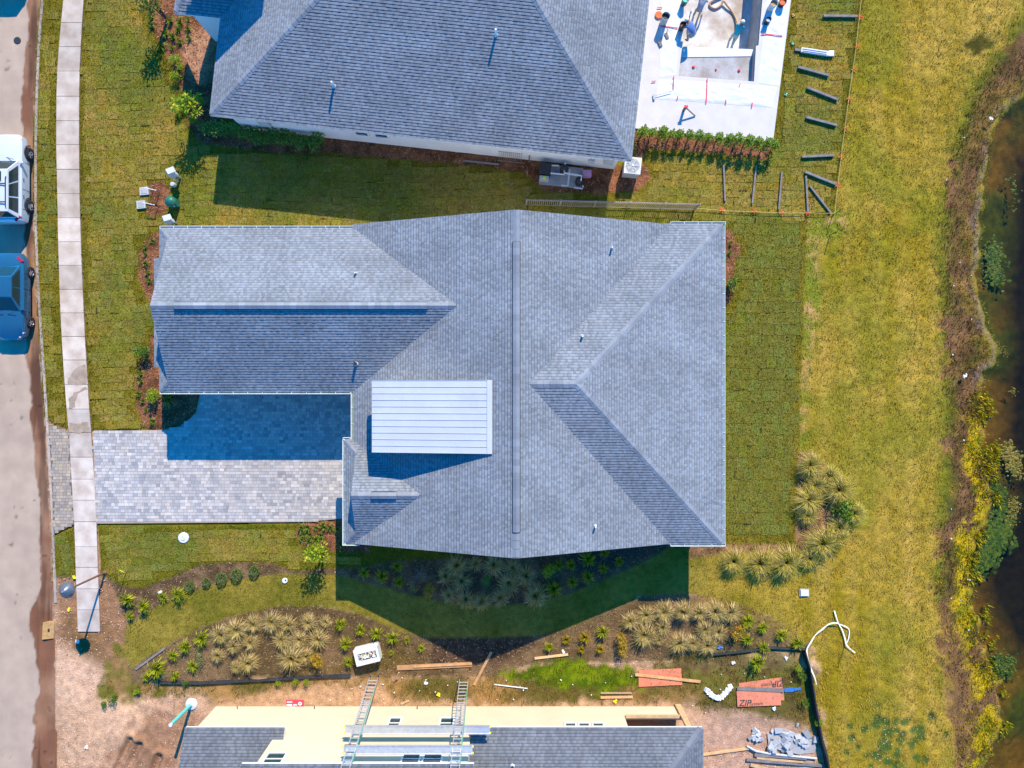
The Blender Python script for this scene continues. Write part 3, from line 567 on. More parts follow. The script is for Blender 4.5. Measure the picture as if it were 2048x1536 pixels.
def ridge_vent(a, b, parent, half=0.17, h=0.055, slope=0.37):
    a = Vector(a); b = Vector(b); m = MB(); x = (b - a).normalized(); y = Vector((0, 0, 1)).cross(x).normalized()
    for s in (-1, 1):
        A = a + y * half * s - Vector((0, 0, half * slope)); B = b + y * half * s - Vector((0, 0, half * slope)); dz = Vector((0, 0, h))
        m.slab([A - y * s * .02 + dz, B - y * s * .02 + dz, B + y * s * .02 + dz, A + y * s * .02 + dz], h + .05)
        m.slab([a + dz * 1.0, b + dz * 1.0, B + dz, A + dz] if s < 0 else [A + dz, B + dz, b + dz, a + dz], 0.03)
    return m.build('ridge_vent', M['dark'], parent)
def gutter(parent, a, b, out, w=0.13, h=0.12):
    """open trough along a-b at eave height; out = direction away from the roof; straps across it are sub-parts"""
    a = Vector(a); b = Vector(b); out = Vector(out); dz = Vector((0, 0, 1)); m = MB()
    m.slab([a + out * (w - .025), b + out * (w - .025), b + out * w, a + out * w], h)
    m.slab([a - out * .01, b - out * .01, b + out * .012, a + out * .012], h)
    e = (b - a).normalized()
    for q in (a, b): m.box(q + out * w / 2 - dz * h / 2, (abs(e.x) * .02 + abs(out.x) * w + .001, abs(e.y) * .02 + abs(out.y) * w + .001, h))
    g = m.build('gutter', M['white'], parent)
    i = MB(); i.slab([a + out * .012 - dz * .045, b + out * .012 - dz * .045, b + out * (w - .025) - dz * .045, a + out * (w - .025) - dz * .045], .05); i.build('trough', M['gutter_in'], g)
    n = int((b - a).length / 0.68)
    sm_ = MB(); sm_.box((0, 0, 0), (abs(e.x) * .02 + abs(out.x) * w + .001, abs(e.y) * .02 + abs(out.y) * w + .001, .012)); me = sm_.mesh('hanger', M['white'])
    for k in range(1, n): link('hanger', me, g, loc=a + (b - a) * (k / n) + out * w / 2 - dz * .004)
    return g
def vent_pipe(parent, p, h=0.32, r=0.045, mt='white', boot=True):
    p = Vector(p); m = MB(); m.tube([p - Vector((0, 0, .15)), p + Vector((0, 0, h))], r, 10, False)
    m.tube([p + Vector((0, 0, h)), p + Vector((0, 0, h - .1))], r * .8, 10, True)
    o = m.build('vent_pipe', M[mt], parent)
    if boot:
        q = MB(); q.lathe([(r * 2.0, .0), (r * 1.8, .03), (r * 1.2, .08), (r * 1.05, .10)], p, 12); q.build('boot', M['grey_p'], o)
    return o
def window(parent, c, w, h, nrm, tang, up=Vector((0, 0, 1)), sash=True):
    """framed sash window flat on a wall at c (centre), facing nrm"""
    c = Vector(c); nrm = Vector(nrm); tang = Vector(tang); fr = MB(); f = .08
    rot = Matrix((tang, nrm, up)).transposed()
    for (a, b, ww, hh) in ((0, h / 2, w + 2 * f, f), (0, -h / 2, w + 2 * f, f), (-w / 2 - f / 2, 0, f, h - f), (w / 2 + f / 2, 0, f, h - f)): fr.box(c + tang * a + up * b + nrm * .03, (ww, .08, hh), rot)
    if sash: fr.box(c + nrm * .025, (w, .06, .05), rot)
    o = fr.build('window', M['white'], parent); g = MB(); hh = h / 2 - .065
    if sash:
        for s in (-1, 1):
            g = MB(); g.box(c + up * s * (hh / 2 + .028) + nrm * (.012 + .004 * s), (w, .02, hh), rot); g.build('pane', M['glass'], o)
    else: g.box(c + nrm * .012, (w, .02, h - f), rot); g.build('pane', M['glass'], o)
    return o

# ------------------------------------------------------------ the house in the middle
ze = 3.0; RZ = 5.95; Y0 = 7.95
hm = empty('house', 'long single storey house with grey shingle roof and white metal dormer, beside the paved driveway', 'house')
w = MB()
for (x0, x1, y0, y1) in ((-7.45, 7.45, -7.5, 7.5), (7.45, 10.03, -7.5, 7.5), (-17.05, -7.45, 0.08, 7.3), (-7.87, -7.45, -7.45, -3.24)): w.box(((x0 + x1) / 2, (y0 + y1) / 2, 1.45), (x1 - x0, y1 - y0, 2.9))
for s in (-1, 1): w.face([(-7.45, s * 7.5, 2.9), (7.45, s * 7.5, 2.9), (0.2, s * 7.5, 5.65)] if s < 0 else [(7.45, s * 7.5, 2.9), (-7.45, s * 7.5, 2.9), (0.2, s * 7.5, 5.65)])
w.face([(-16.6, 7.2, 3.0), (-16.6, 0.2, 3.0), (-16.6, 3.69, 4.9)]); w.face([(-7.4, -3.0, 3.0), (-7.4, -7.6, 3.0), (-7.4, -5.35, 4.1)])
w.build('wall', M['stucco'], hm)
for (x, y, nx, ny, ww, hh) in ((-3.5, -7.5, 0, -1, 1.5, 1.4), (3.5, -7.5, 0, -1, 1.5, 1.4), (-3.0, 7.5, 0, 1, 1.2, 1.2), (10.03, 3, 1, 0, 2.0, 1.6), (10.03, -3, 1, 0, 2.0, 1.6)): window(hm, (x, y, 1.6), ww, hh, (nx, ny, 0), (-ny, nx, 0))
F = {}
xr = 0.2; sx = (RZ - ze) / 7.9
hz = 5.72; hx0 = 0.55; hx1 = 2.95; ex = 10.48
F['w'] = [(-7.89, Y0, ze), (-7.89, -Y0, ze), (xr, -Y0, RZ), (xr, Y0, RZ)]
F['e'] = [(7.87, -Y0, ze), (7.87, Y0, ze), (xr, Y0, RZ), (xr, -Y0, RZ)]
F['he'] = [(ex, -Y0, ze), (ex, Y0, ze), (hx1, 0, hz)]
F['hn'] = [(ex, Y0, ze), (7.5, Y0, ze), (hx0 - .2, 0, hz), (hx1, 0, hz)]
F['hs'] = [(7.5, -Y0, ze), (ex, -Y0, ze), (hx1, 0, hz), (hx0 - .2, 0, hz)]
gz = 4.94; gy = 3.685; gn = 7.74; gs = -0.37; gx = -17.52; gr = -17.02; ps = (gz - ze) / (gn - gy); dd = gr - gx
F['gn'] = [(-7.7, gn, ze), (gx, gn, ze), (gr, gn - dd, ze + dd * ps), (gr, gy, gz), (-2.4, gy, gz)]
F['gs'] = [(gx, gs, ze), (-7.7, gs, ze), (-2.4, gy, gz), (gr, gy, gz), (gr, gs + dd, ze + dd * ps)]
pe = ze + (dd + .08) * ps; px_ = gr + .08
F['g1'] = [(gx, gn, ze), (gx, 6.28, ze), (px_, 6.28, pe), (px_, gn - dd - .08, pe)]
F['g2'] = [(gx - .33, 6.28, ze - .33 * ps), (gx - .33, .85, ze - .33 * ps), (px_, .85, pe), (px_, 6.28, pe)]
F['g3'] = [(gx, .85, ze), (gx, gs, ze), (px_, gs + dd + .08, pe), (px_, .85, pe)]
fz = 4.30; fy = -5.35; fn = -2.79; fs = -7.91; fx_ = -8.31; fr_ = -7.72; fps = (fz - ze) / (fn - fy); fd = fr_ - fx_
F['fn'] = [(-7.6, fn, ze), (fx_, fn, ze), (fr_, fn - fd, ze + fd * fps), (fr_, fy, fz), (-4.2, fy, fz)]
F['fs'] = [(fx_, fs, ze), (-7.6, fs, ze), (-4.2, fy, fz), (fr_, fy, fz), (fr_, fs + fd, ze + fd * fps)]
pe2 = ze + (fd + .08) * fps
F['f1'] = [(fx_, fn, ze), (fx_, fs, ze), (fr_ + .08, fs + fd + .08, pe2), (fr_ + .08, fn - fd - .08, pe2)]
dk = MB(); sh = MB()
for k, f in F.items():
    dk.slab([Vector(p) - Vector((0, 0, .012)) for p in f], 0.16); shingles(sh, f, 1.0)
roof = dk.build('roof', M['white'], hm); sh.build('shingles', M['shingle'], roof, kind='stuff')
caps((xr, Y0 - .05, RZ), (xr, 6.5, RZ), roof, M['shingle'], .37); caps((xr, -Y0 + .05, RZ), (xr, -6.75, RZ), roof, M['shingle'], .37)
ridge_vent((xr, 6.5, RZ + .01), (xr, -6.75, RZ + .01), hm); caps((xr, 6.48, RZ + .062), (xr, -6.73, RZ + .062), roof, M['shingle'], .37)
caps((hx0, 0, hz), (hx1, 0, hz), roof, M['shingle'], .35)
caps((ex - .08, Y0 - .08, ze + .03), (hx1, 0, hz), roof, M['shingle'], .26); caps((ex - .08, -Y0 + .08, ze + .03), (hx1, 0, hz), roof, M['shingle'], .26)
caps((gr + .02, gy, gz), (-15.9, gy, gz), roof, M['shingle'], .5, tone=1.1); ridge_vent((-15.9, gy, gz + .01), (-4.0, gy, gz + .01), hm, slope=.5, h=.075); caps((-15.88, gy, gz + .082), (-4.02, gy, gz + .082), roof, M['shingle'], .5, tone=1.12)
caps((-4.0, gy, gz), (-2.65, gy, gz), roof, M['shingle'], .5)
caps((fr_ + .02, fy, fz), (-6.75, fy, fz), roof, M['shingle'], .5); ridge_vent((-6.75, fy, fz + .01), (-5.55, fy, fz + .01), hm, slope=.5); caps((-6.74, fy, fz + .062), (-5.56, fy, fz + .062), roof, M['shingle'], .5); caps((-5.5, fy, fz), (-4.5, fy, fz), roof, M['shingle'], .5)
for (x, y, n) in ((gx, gn, -1), (gx, gs, 1)): caps((x + .04, y + n * .04, ze + .02), (gr, y + n * dd, ze + dd * ps), roof, M['shingle'], .3, half=.12)
for (x, y, n) in ((fx_, fn, -1), (fx_, fs, 1)): caps((x + .04, y + n * .04, ze + .02), (fr_, y + n * fd, ze + fd * fps), roof, M['shingle'], .3, half=.12)
zg = ze + .02
for a, b, o in (((gx, gn, zg), (-7.9, gn, zg), (0, 1, 0)), ((gx, gs, zg), (-8.05, gs, zg), (0, -1, 0)), ((-7.89, gs, zg), (-7.89, fn + .02, zg), (-1, 0, 0)), ((fx_, fn + .02, zg), (fx_, fs - .12, zg), (-1, 0, 0)), ((fx_ + .02, fs, zg), (-7.62, fs, zg), (0, -1, 0)),
                ((fx_ - .1, fn, zg), (-8.06, fn, zg), (0, 1, 0)), ((ex, -Y0, zg), (ex, Y0, zg), (1, 0, 0)), ((7.9, Y0, zg), (ex + .15, Y0, zg), (0, 1, 0)), ((7.9, -Y0, zg), (ex + .15, -Y0, zg), (0, -1, 0))): gutter(hm, a, b, o)
def on_w(x): return ze + (x + 7.89) / (xr + 7.89) * (RZ - ze)
def on_e(x): return RZ - (x - xr) / (7.87 - xr) * (RZ - ze)
def at_roof(px, py, zf, it=6):
    z = 4.0
    for _ in range(it): p = P(px, py, z); z = zf(p.x, p.y)
    return P(px, py, z)
vent_pipe(hm, at_roof(712, 547, lambda x, y: ze + (gn - y) * ps), .28)
vent_pipe(hm, at_roof(712, 727, lambda x, y: ze + (y - gs) * ps), .30, .07, 'dark')
vent_pipe(hm, at_roof(1223, 497, lambda x, y: on_e(x)), .34, .05)
vent_pipe(hm, at_roof(1164, 673, lambda x, y: ze + (Y0 - y) / Y0 * (hz - ze)), .30, .055)
vent_pipe(hm, at_roof(1190, 1052, lambda x, y: on_e(x)), .34, .05)
# shed dormer with standing seam metal roof
dw_ = MB(); dw_.prism([(-6.25, -2.9), (-1.2, -2.9), (-1.2, 0.0), (-6.25, 0.0)], 3.3, 4.84); dw_.build('dormer_wall', M['stucco'], hm)
za, zb, xa, xb, ya, yb = 4.88, 5.60, -6.60, -0.97, 0.17, -3.21
ds = MB(); ds.slab([(xa, ya, za), (xa, yb, za), (xb, yb, zb), (xb, ya, zb)], .14); dr_ = ds.build('dormer_roof', M['white'], hm)
NP = 11; pw = (ya - yb) / NP; up_ = Vector((0, 0, 1)); sl_ = Vector((xb - xa, 0, zb - za)).normalized()
pm = MB(); pm.slab([(0, pw / 2 - .012, .012), (0, -pw / 2 + .012, .012), (xb - xa - .18, -pw / 2 + .012, .012 + (zb - za) * .968), (xb - xa - .18, pw / 2 - .012, .012 + (zb - za) * .968)], .01); pme = pm.mesh('metal_panel', M['whitem'])
sm2 = MB(); sm2.slab([(0, .010, .032), (0, -.010, .032), (xb - xa - .18, -.010, .032 + (zb - za) * .968), (xb - xa - .18, .010, .032 + (zb - za) * .968)], .028); sme = sm2.mesh('seam', M['whitem'])
for k in range(NP): link('metal_panel', pme, dr_, loc=(xa, yb + pw * (k + .5), za))
for k in range(NP + 1): link('seam', sme, dr_, loc=(xa, yb + pw * k, za))
q = MB(); q.slab([(xb - .18, ya + .01, zb + .03), (xb - .18, yb - .01, zb + .03), (xb + .06, yb - .01, zb + .045), (xb + .06, ya + .01, zb + .045)], .06); q.build('head_flashing', M['whitem'], dr_)

# ------------------------------------------------------------ the neighbour to the north
NO = Vector((5.92, 11.1, 0)); nx_ = Vector((-.9940, .1087, 0)); ny_ = Vector((.1087, .9940, 0))
def N(a, b, z=0.0): return NO + nx_ * a + ny_ * b + Vector((0, 0, z))
hn = empty('house', 'hip roofed grey shingle house with white walls beside the pool deck', 'house')
w = MB()
def nwall(a0, a1, b0, b1, z1=2.9): w.prism([tuple(N(a, b))[:2] for a, b in ((a0, b0), (a0, b1), (a1, b1), (a1, b0))][::-1], 0, z1)
nwall(.46, 20.6, .46, 14.5); nwall(14, 22.62, 4.98, 6.9); w.prism([tuple(N(a, b))[:2] for a, b in ((21.5, 8.7), (20.0, 9.05), (17.95, 10.0), (17.95, 10.75), (21.5, 10.9))], 2.9, 7.95); w.build('wall', M['stucco'], hn)
E0, DD, LL = 3.0, 15.0, 21.07
nf = [[N(LL, 0, E0), N(0, 0, E0), N(6.7, 7.5, 5.8), N(13.6, 7.5, 5.8)], [N(0, 0, E0), N(0, DD, E0), N(6.7, 7.5, 5.8)], [N(0, DD, E0), N(LL, DD, E0), N(13.6, 7.5, 5.8), N(6.7, 7.5, 5.8)], [N(LL, DD, E0), N(LL, 0, E0), N(13.6, 7.5, 5.8)],
      [N(23.39, 4.88, E0), N(15.5, 4.88, E0), N(15.5, 6.5, 3.62), N(22.3, 6.5, 3.62)], [N(23.39, 7.3, E0), N(23.39, 4.88, E0), N(22.3, 6.5, 3.62)],
      [N(21.67, 8.49, 8), N(20.0, 8.88, 8), N(19.8, 9.9, 8.35)], [N(20.0, 8.88, 8), N(17.75, 9.88, 8), N(19.8, 9.9, 8.35)], [N(17.75, 9.88, 8), N(17.75, 10.9, 8), N(19.8, 9.9, 8.35)], [N(17.75, 10.9, 8), N(21.67, 11.1, 8), N(19.8, 9.9, 8.35)], [N(21.67, 11.1, 8), N(21.67, 8.49, 8), N(19.8, 9.9, 8.35)]]
dk = MB(); sh = MB()
for i, f in enumerate(nf):
    dk.slab([Vector(p) - Vector((0, 0, .012)) for p in f], .16)
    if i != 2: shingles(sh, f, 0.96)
nroof = dk.build('roof', M['white'], hn); sh.build('shingles', M['shingle'], nroof, kind='stuff')
caps(N(.06, .06, E0 + .02), N(6.7, 7.5, 5.8), nroof, M['shingle'], .27); caps(N(LL - .06, .06, E0 + .02), N(13.6, 7.5, 5.8), nroof, M['shingle'], .27); caps(N(23.33, 4.94, E0 + .02), N(22.3, 6.5, 3.62), nroof, M['shingle'], .27)
def n_s(x, y): return E0 + (Vector((x, y, 0)) - NO).dot(ny_) * (2.8 / 7.5)
vent_pipe(hn, at_roof(668, 172, n_s), .5, .06); vent_pipe(hn, at_roof(992, 70, n_s), .55, .06)
sn = -ny_
for px_w, ww in ((735, .62), (773, .62)):
    q = P(px_w, 283); a = (q - NO).dot(nx_); window(hn, N(a, .46, 1.75), ww, 1.1, sn, nx_, sash=False)
def nbox(name, px, z, d, mt, par=hn, off=.46):
    q = P(px, 320); a = (q - NO).dot(nx_); m = MB(); rot = Matrix((nx_, ny_, Vector((0, 0, 1)))).transposed(); m.box(N(a, off - d[1] / 2, z), d, rot); return m.build(name, M[mt], par)
mb_ = nbox('meter_box', 543, 1.7, (.55, .18, .8), 'grey_p'); nbox('electric_panel', 1213, 1.4, (.5, .14, .8), 'grey_p'); nbox('electric_panel', 1180, 1.1, (.3, .12, .4), 'grey_p')
m = MB(); q = P(543, 320); a = (q - NO).dot(nx_); m.tube([N(a - .1, .38, 1.3), N(a - .1, .38, 0)], .04, 8); m.build('conduit', M['grey_p'], hn)

# ------------------------------------------------------------ the house being built to the south
hs_ = empty('house', 'unfinished house with cream sheathed walls and dark grey shingles, ladders leaning on it', 'house')
w = MB()
w.prism([(-16.0, -17.43), (-16.0, -26.0), (5.9, -26.0), (5.9, -17.43)], 0, 3.2); w.prism([(5.9, -17.43), (5.9, -18.9), (8.9, -18.9), (8.9, -17.43)][:0] or [(5.9, -19.2), (5.9, -26.4), (8.9, -26.4), (8.9, -19.2)], 0, 3.2)
w.prism([(-11.75, -17.437), (-11.75, -26.6), (-2.05, -26.6), (-2.05, -17.437)], 3.2, 6.55)
w.box((7.43, -17.53, .55), (3.06, .2, 1.1)); w.box((7.43, -17.53, 3.05), (3.06, .2, .3))
w.build('wall', M['cream'], hs_)
q = MB(); q.beam((8.95, -17.35, .02), (8.95, -17.35, 3.2), .3, .12); q.beam((9.0, -17.5, 3.0), (9.0, -19.2, 3.0), .12, .3); q.build('corner_post', M['wood'], hs_)
q = MB(); q.beam((5.95, -17.4, 1.2), (8.85, -17.4, 1.2), .16, .1); q.build('sill_beam', M['wood'], hs_)
q = MB(); q.box((7.4, -18.4, .05), (2.9, 1.5, .1)); q.build('porch_floor', M['rust'], hs_)
for k in range(34):
    z_ = .1 + k * .188; x0_, x1_ = (-15.99, 5.89) if z_ < 3.1 else (-11.74, -2.06)
    if z_ > 6.4: break
    m = MB(); m.box(((x0_ + x1_) / 2, -17.43, z_), (x1_ - x0_, .012, .180), Matrix.Rotation(.02, 3, 'X')); m.build('siding_board', M['cream'], hs_)
SR = [[(-16.12, -16.95, 3.35), (-11.76, -16.95, 3.35), (-11.76, -21.5, 5.2), (-16.12, -21.5, 5.2)], [(-2.04, -16.95, 3.35), (9.39, -16.95, 3.35), (4.6, -21.9, 5.4), (-2.04, -21.9, 5.4)], [(9.39, -26.85, 3.35), (9.39, -16.95, 3.35), (4.6, -21.9, 5.4)]]
SR[0] = [SR[0][1], SR[0][0], SR[0][3], SR[0][2]]; SR[1] = [SR[1][1], SR[1][0], SR[1][3], SR[1][2]]; SR[2] = [SR[2][0], SR[2][1], SR[2][2]]
SR.append([(-1.7, -16.98, 6.62), (-12.1, -16.98, 6.62), (-12.1, -22, 8.6), (-1.7, -22, 8.6)])
SR.append([(-11.2, -16.95, 3.352), (-11.76, -16.95, 3.352), (-11.76, -17.43, 3.55), (-11.2, -17.43, 3.55)])
SR += [[(-16.12, -26.05, 3.35), (-11.76, -26.05, 3.35), (-11.76, -21.5, 5.2), (-16.12, -21.5, 5.2)], [(-2.04, -26.85, 3.35), (9.39, -26.85, 3.35), (4.6, -21.9, 5.4), (-2.04, -21.9, 5.4)], [(-12.1, -27.02, 6.62), (-1.7, -27.02, 6.62), (-1.7, -22, 8.6), (-12.1, -22, 8.6)]]
dk = MB(); sh = MB()
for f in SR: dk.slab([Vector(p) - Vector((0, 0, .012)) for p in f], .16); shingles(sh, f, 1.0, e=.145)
sroof = dk.build('roof', M['white'], hs_); sh.build('shingles', M['shingle_dark'], sroof, kind='stuff')
caps((9.33, -17.0, 3.38), (4.6, -21.9, 5.4), sroof, M['shingle_dark'], .3, half=.2, piece=.34, tone=1.1)
vent_pipe(hs_, P(1025, 1532, 4.6), .3, .06, 'dark')
for (a, b, z0, z1) in ((780, 800, 1.35, 2.5), (882, 906, 1.35, 2.5)):
    X0 = (a - 1024) / 37 * .955; X1 = (b - 1024) / 37 * .955; window(hs_, ((X0 + X1) / 2, -17.44, 1.9), X1 - X0, 1.15, (0, 1, 0), (1, 0, 0))
for a in (1141, 1168, 1196): window(hs_, ((a - 1024) / 37 * .945, -17.44, 2.25), .48, .75, (0, 1, 0), (1, 0, 0))
for (a, b) in ((806, 838), (848, 882), (532, 566)):
    X0 = (a - 1024) / 37 * .86; X1 = (b - 1024) / 37 * .86; window(hs_, ((X0 + X1) / 2, -17.44, 5.35), X1 - X0, 1.1, (0, 1, 0), (1, 0, 0))
for a in (479, 632, 836):
    q = MB(); X = (a - 1024) / 37; q.tube([(X, -17.44, .3), (X, -17.25, .32)], .025, 8); q.build('stub_pipe', M['dark'], hs_)
# ------------------------------------------------------------ plants
def grass_mesh(name, n, R_, Hh, w, cols, seed, droop=1.0):
    rg = random.Random(seed); m = MB()
    for k in range(n):
        a = rg.uniform(0, 6.283); r = R_ * rg.uniform(.22, 1.05); h = Hh * rg.uniform(.6, 1.05); b0 = rg.uniform(0, .10) ; ww = w * rg.uniform(.7, 1.3)
        d = Vector((math.cos(a), math.sin(a), 0)); s = Vector((-d.y, d.x, 0)); tip = rg.uniform(.35, .9) * droop
        c0 = cols[0]; c1 = rg.choice(cols[1:]); k_ = rg.uniform(.8, 1.2); prev = None; a2 = rg.uniform(-.3, .3)
        for j in range(4):
            t = j / 3; rad = b0 + r * (t ** 1.15); z = h * (1 - (1 - min(t * 1.45, 1)) ** 2) - (h * tip * max(0, t - .55) ** 1.3 * 1.8)
            p = d * rad + s * (a2 * r * t * t) + Vector((0, 0, max(z, .015))); wd = ww * (1 - .78 * t)
            cur = (p - s * wd / 2, p + s * wd / 2)
            if prev:
                tt = (t - .17); cc = tuple((c0[i] * (1 - tt) + c1[i] * tt) * k_ for i in range(3)); m.face([prev[0], prev[1], cur[1], cur[0]], cc)
            prev = cur
    return m.mesh(name, M['blade'])
L3 = lambda *c: lin(*c)[:3]
TAN = [grass_mesh('fountain_grass', 300, .62, .62, .022, [L3(160, 146, 70), L3(246, 214, 156), L3(226, 190, 124), L3(184, 168, 84), L3(252, 224, 176), L3(200, 176, 100)], s) for s in (1, 2, 3, 31, 32, 33)]
BIG = [grass_mesh('fountain_grass', 520, .98, .85, .026, [L3(160, 146, 52), L3(232, 208, 100), L3(190, 182, 56), L3(248, 222, 150), L3(174, 170, 46), L3(196, 160, 110)], s) for s in (4, 5, 6, 36)]
GRN = [grass_mesh('strap_leaf_plant', 95, .42, .48, .04, [L3(110, 126, 20), L3(186, 190, 34), L3(136, 156, 26), L3(216, 202, 56), L3(158, 170, 32)], s) for s in (7, 8, 9, 34, 35)]
YEL = [grass_mesh('strap_leaf_plant', 75, .38, .42, .045, [L3(120, 120, 14), L3(214, 176, 28), L3(190, 140, 26), L3(150, 150, 20)], s) for s in (10, 11)]
AGA = [grass_mesh('strap_leaf_plant', 26, .36, .34, .06, [L3(76, 110, 28), L3(140, 168, 50), L3(172, 184, 74), L3(104, 136, 40)], s) for s in (12, 13)]
def leaf_mesh(name, n, rx, ry, h, ls, cols, seed, shell=.35, z0=.08, lobes=6):
    rg = random.Random(seed); m = MB(); lb = [(rg.uniform(-.55, .55) * rx, rg.uniform(-.55, .55) * ry, z0 + h * rg.uniform(.35, .85), rg.uniform(.35, .6)) for _ in range(lobes)]
    if lobes == 1: lb = [(0, 0, z0 + h * .5, 1.0)]
    for k in range(n):
        cx, cy, cz, cr = rg.choice(lb); v = Vector((rg.gauss(0, 1), rg.gauss(0, 1), rg.gauss(0, 1))).normalized() * (shell + (1 - shell) * rg.random() ** .5)
        p = Vector((cx + v.x * cr * rx, cy + v.y * cr * ry, max(.04, cz + v.z * cr * h * .6)))
        d = Vector((v.x + rg.uniform(-.7, .7), v.y + rg.uniform(-.7, .7), rg.uniform(-.5, .6))).normalized(); s = d.cross(Vector((rg.uniform(-.4, .4), rg.uniform(-.4, .4), 1))).normalized(); l = ls * rg.uniform(.6, 1.3); wv = l * .42
        c = rg.choice(cols); kk = rg.uniform(.75, 1.2); mid = p + d * l * .5
        m.face([p, mid + s * wv / 2, p + d * l, mid - s * wv / 2], tuple(q * kk for q in c))
    return m.mesh(name, M['leaf'])
def stem_mesh(h, r, n, seed, spread=.5):
    rg = random.Random(seed); m = MB()
    for k in range(n):
        a = rg.uniform(0, 6.28); d = Vector((math.cos(a), math.sin(a), 0)) * spread * h * rg.uniform(.3, 1); m.tube([(0, 0, -.05), d * .35 + Vector((0, 0, h * .45)), d + Vector((0, 0, h * rg.uniform(.75, 1)))], [r, r * .7, r * .3], 5)
    return m.mesh('stem', M['bark'])
SH = {}
SH['green'] = (leaf_mesh('foliage', 420, .5, .5, .8, .12, [L3(70, 110, 14), L3(100, 140, 20), L3(50, 84, 12), L3(150, 168, 40), L3(40, 70, 12)], 21), stem_mesh(.7, .03, 6, 1))
SH['round'] = (leaf_mesh('foliage', 900, .33, .33, .42, .075, [L3(96, 116, 46), L3(116, 134, 58), L3(72, 94, 34), L3(140, 152, 82)], 22, .75, .04, 1), stem_mesh(.45, .02, 6, 2))
SH['yellow'] = (leaf_mesh('foliage', 380, .5, .5, .8, .11, [L3(190, 150, 24), L3(214, 166, 30), L3(120, 128, 24), L3(160, 140, 30), L3(196, 128, 26)], 23), stem_mesh(.7, .025, 8, 3))
SH['lime'] = (leaf_mesh('foliage', 420, .5, .5, .8, .12, [L3(150, 168, 18), L3(120, 150, 16), L3(184, 180, 34), L3(96, 124, 14)], 24), stem_mesh(.7, .03, 6, 4))
SH['hedge'] = (leaf_mesh('foliage', 260, .27, .27, .95, .13, [L3(92, 132, 16), L3(124, 152, 22), L3(60, 96, 12), L3(150, 160, 30)], 25, .3, .15, 5), stem_mesh(.9, .02, 5, 5, .15))
SH['dark'] = (leaf_mesh('foliage', 360, .48, .45, .8, .13, [L3(76, 128, 44), L3(96, 150, 54), L3(56, 100, 34), L3(120, 156, 70)], 26), stem_mesh(.7, .03, 6, 6))
SH['grey'] = (leaf_mesh('foliage', 300, .42, .42, .6, .09, [L3(110, 124, 62), L3(140, 148, 88), L3(84, 104, 44), L3(160, 150, 96)], 27, .3), stem_mesh(.5, .02, 7, 7))
SH['tree'] = (leaf_mesh('crown', 520, .62, .62, 1.2, .16, [L3(160, 172, 18), L3(128, 152, 16), L3(190, 184, 40), L3(92, 122, 14)], 28, .25, 1.0, 8), stem_mesh(1.7, .045, 5, 8, .28))
SH['airy'] = (leaf_mesh('crown', 460, .9, .9, 1.6, .18, [L3(120, 128, 40), L3(150, 140, 56), L3(84, 100, 28)], 29, .2, 1.2, 9), stem_mesh(2.4, .06, 6, 9, .25))
def zf_at(px, py): return P(px, py)
def clumps(pts, meshes, name, label, group, s=1.0, cat='plant'):
    L0_ = label
    for k, q in enumerate(pts):
        label = L0_.replace('NTH', ORD[k % 15])
        sc = s * random.uniform(.74, 1.18) * (q[2] if len(q) > 2 else 1)
        link(name, random.choice(meshes), None, label, cat, group if len(pts) > 1 else None, loc=P(q[0], q[1]) + Vector((0, 0, -.01)), rot=(random.uniform(-.12, .12), random.uniform(-.12, .12), random.uniform(0, 6.28)), scale=(sc * random.uniform(.88, 1.12), sc, sc * random.uniform(.8, 1.2)))
ORD = 'first second third fourth fifth sixth seventh eighth ninth tenth eleventh twelfth thirteenth fourteenth fifteenth'.split()
def shrubs(pts, key, name, label, group=None, s=1.0, cat='shrub'):
    L0_ = label
    for i_, q in enumerate(pts):
        label = L0_.replace('NTH', ORD[i_ % 15])
        sc = s * random.uniform(.9, 1.1) * (q[2] if len(q) > 2 else 1); o = empty(name, label, cat, P(q[0], q[1]), random.uniform(0, 6.28), group if len(pts) > 1 else None); o.scale = (sc, sc, sc * random.uniform(.92, 1.08))
        tr = key in ('tree', 'airy'); link('crown' if tr else 'foliage', SH[key][0], o); link('trunk' if tr else 'stem', SH[key][1], o)
clumps([(444, 1266), (476, 1256), (511, 1244), (549, 1239), (582, 1244), (621, 1241), (654, 1242, .8), (472, 1290, .85), (504, 1283), (438, 1307), (565, 1277), (600, 1277), (640, 1275, 1.15), (586, 1310, 1.25), (617, 1308, .9), (501, 1321, 1.1), (476, 1330, .8)], TAN, 'fountain_grass', 'tan fountain grass clump in the soil strip near the open white box', 'tan grasses near the white box', 1.0, 'grass clump')
clumps([(262, 1195), (295, 1210), (265, 1230, .8), (329, 1193), (362, 1185, 1.1)], GRN, 'strap_leaf_plant', 'spiky green plant in the mulch strip beside the round clipped shrubs', 'spiky plants beside the clipped shrubs', 1.0)
clumps([(375, 1289, 1.05), (407, 1275, 1.05), (349, 1308), (320, 1332, 1.2), (354, 1347, .9), (389, 1330), (295, 1353, .6)], GRN, 'strap_leaf_plant', 'spiky green plant beside the fallen grey board at the soil strip end', 'spiky plants by the fallen board')
clumps([(683, 1246), (721, 1257), (754, 1263), (786, 1273), (693, 1285), (699, 1320)], GRN, 'strap_leaf_plant', 'spiky yellow green plant set round the open white box', 'spiky plants round the white box')
clumps([(814, 1279), (843, 1295), (783, 1305), (761, 1311)], GRN, 'strap_leaf_plant', 'very small young green plant in bare soil near the white box', 'young plants near the white box', .55)
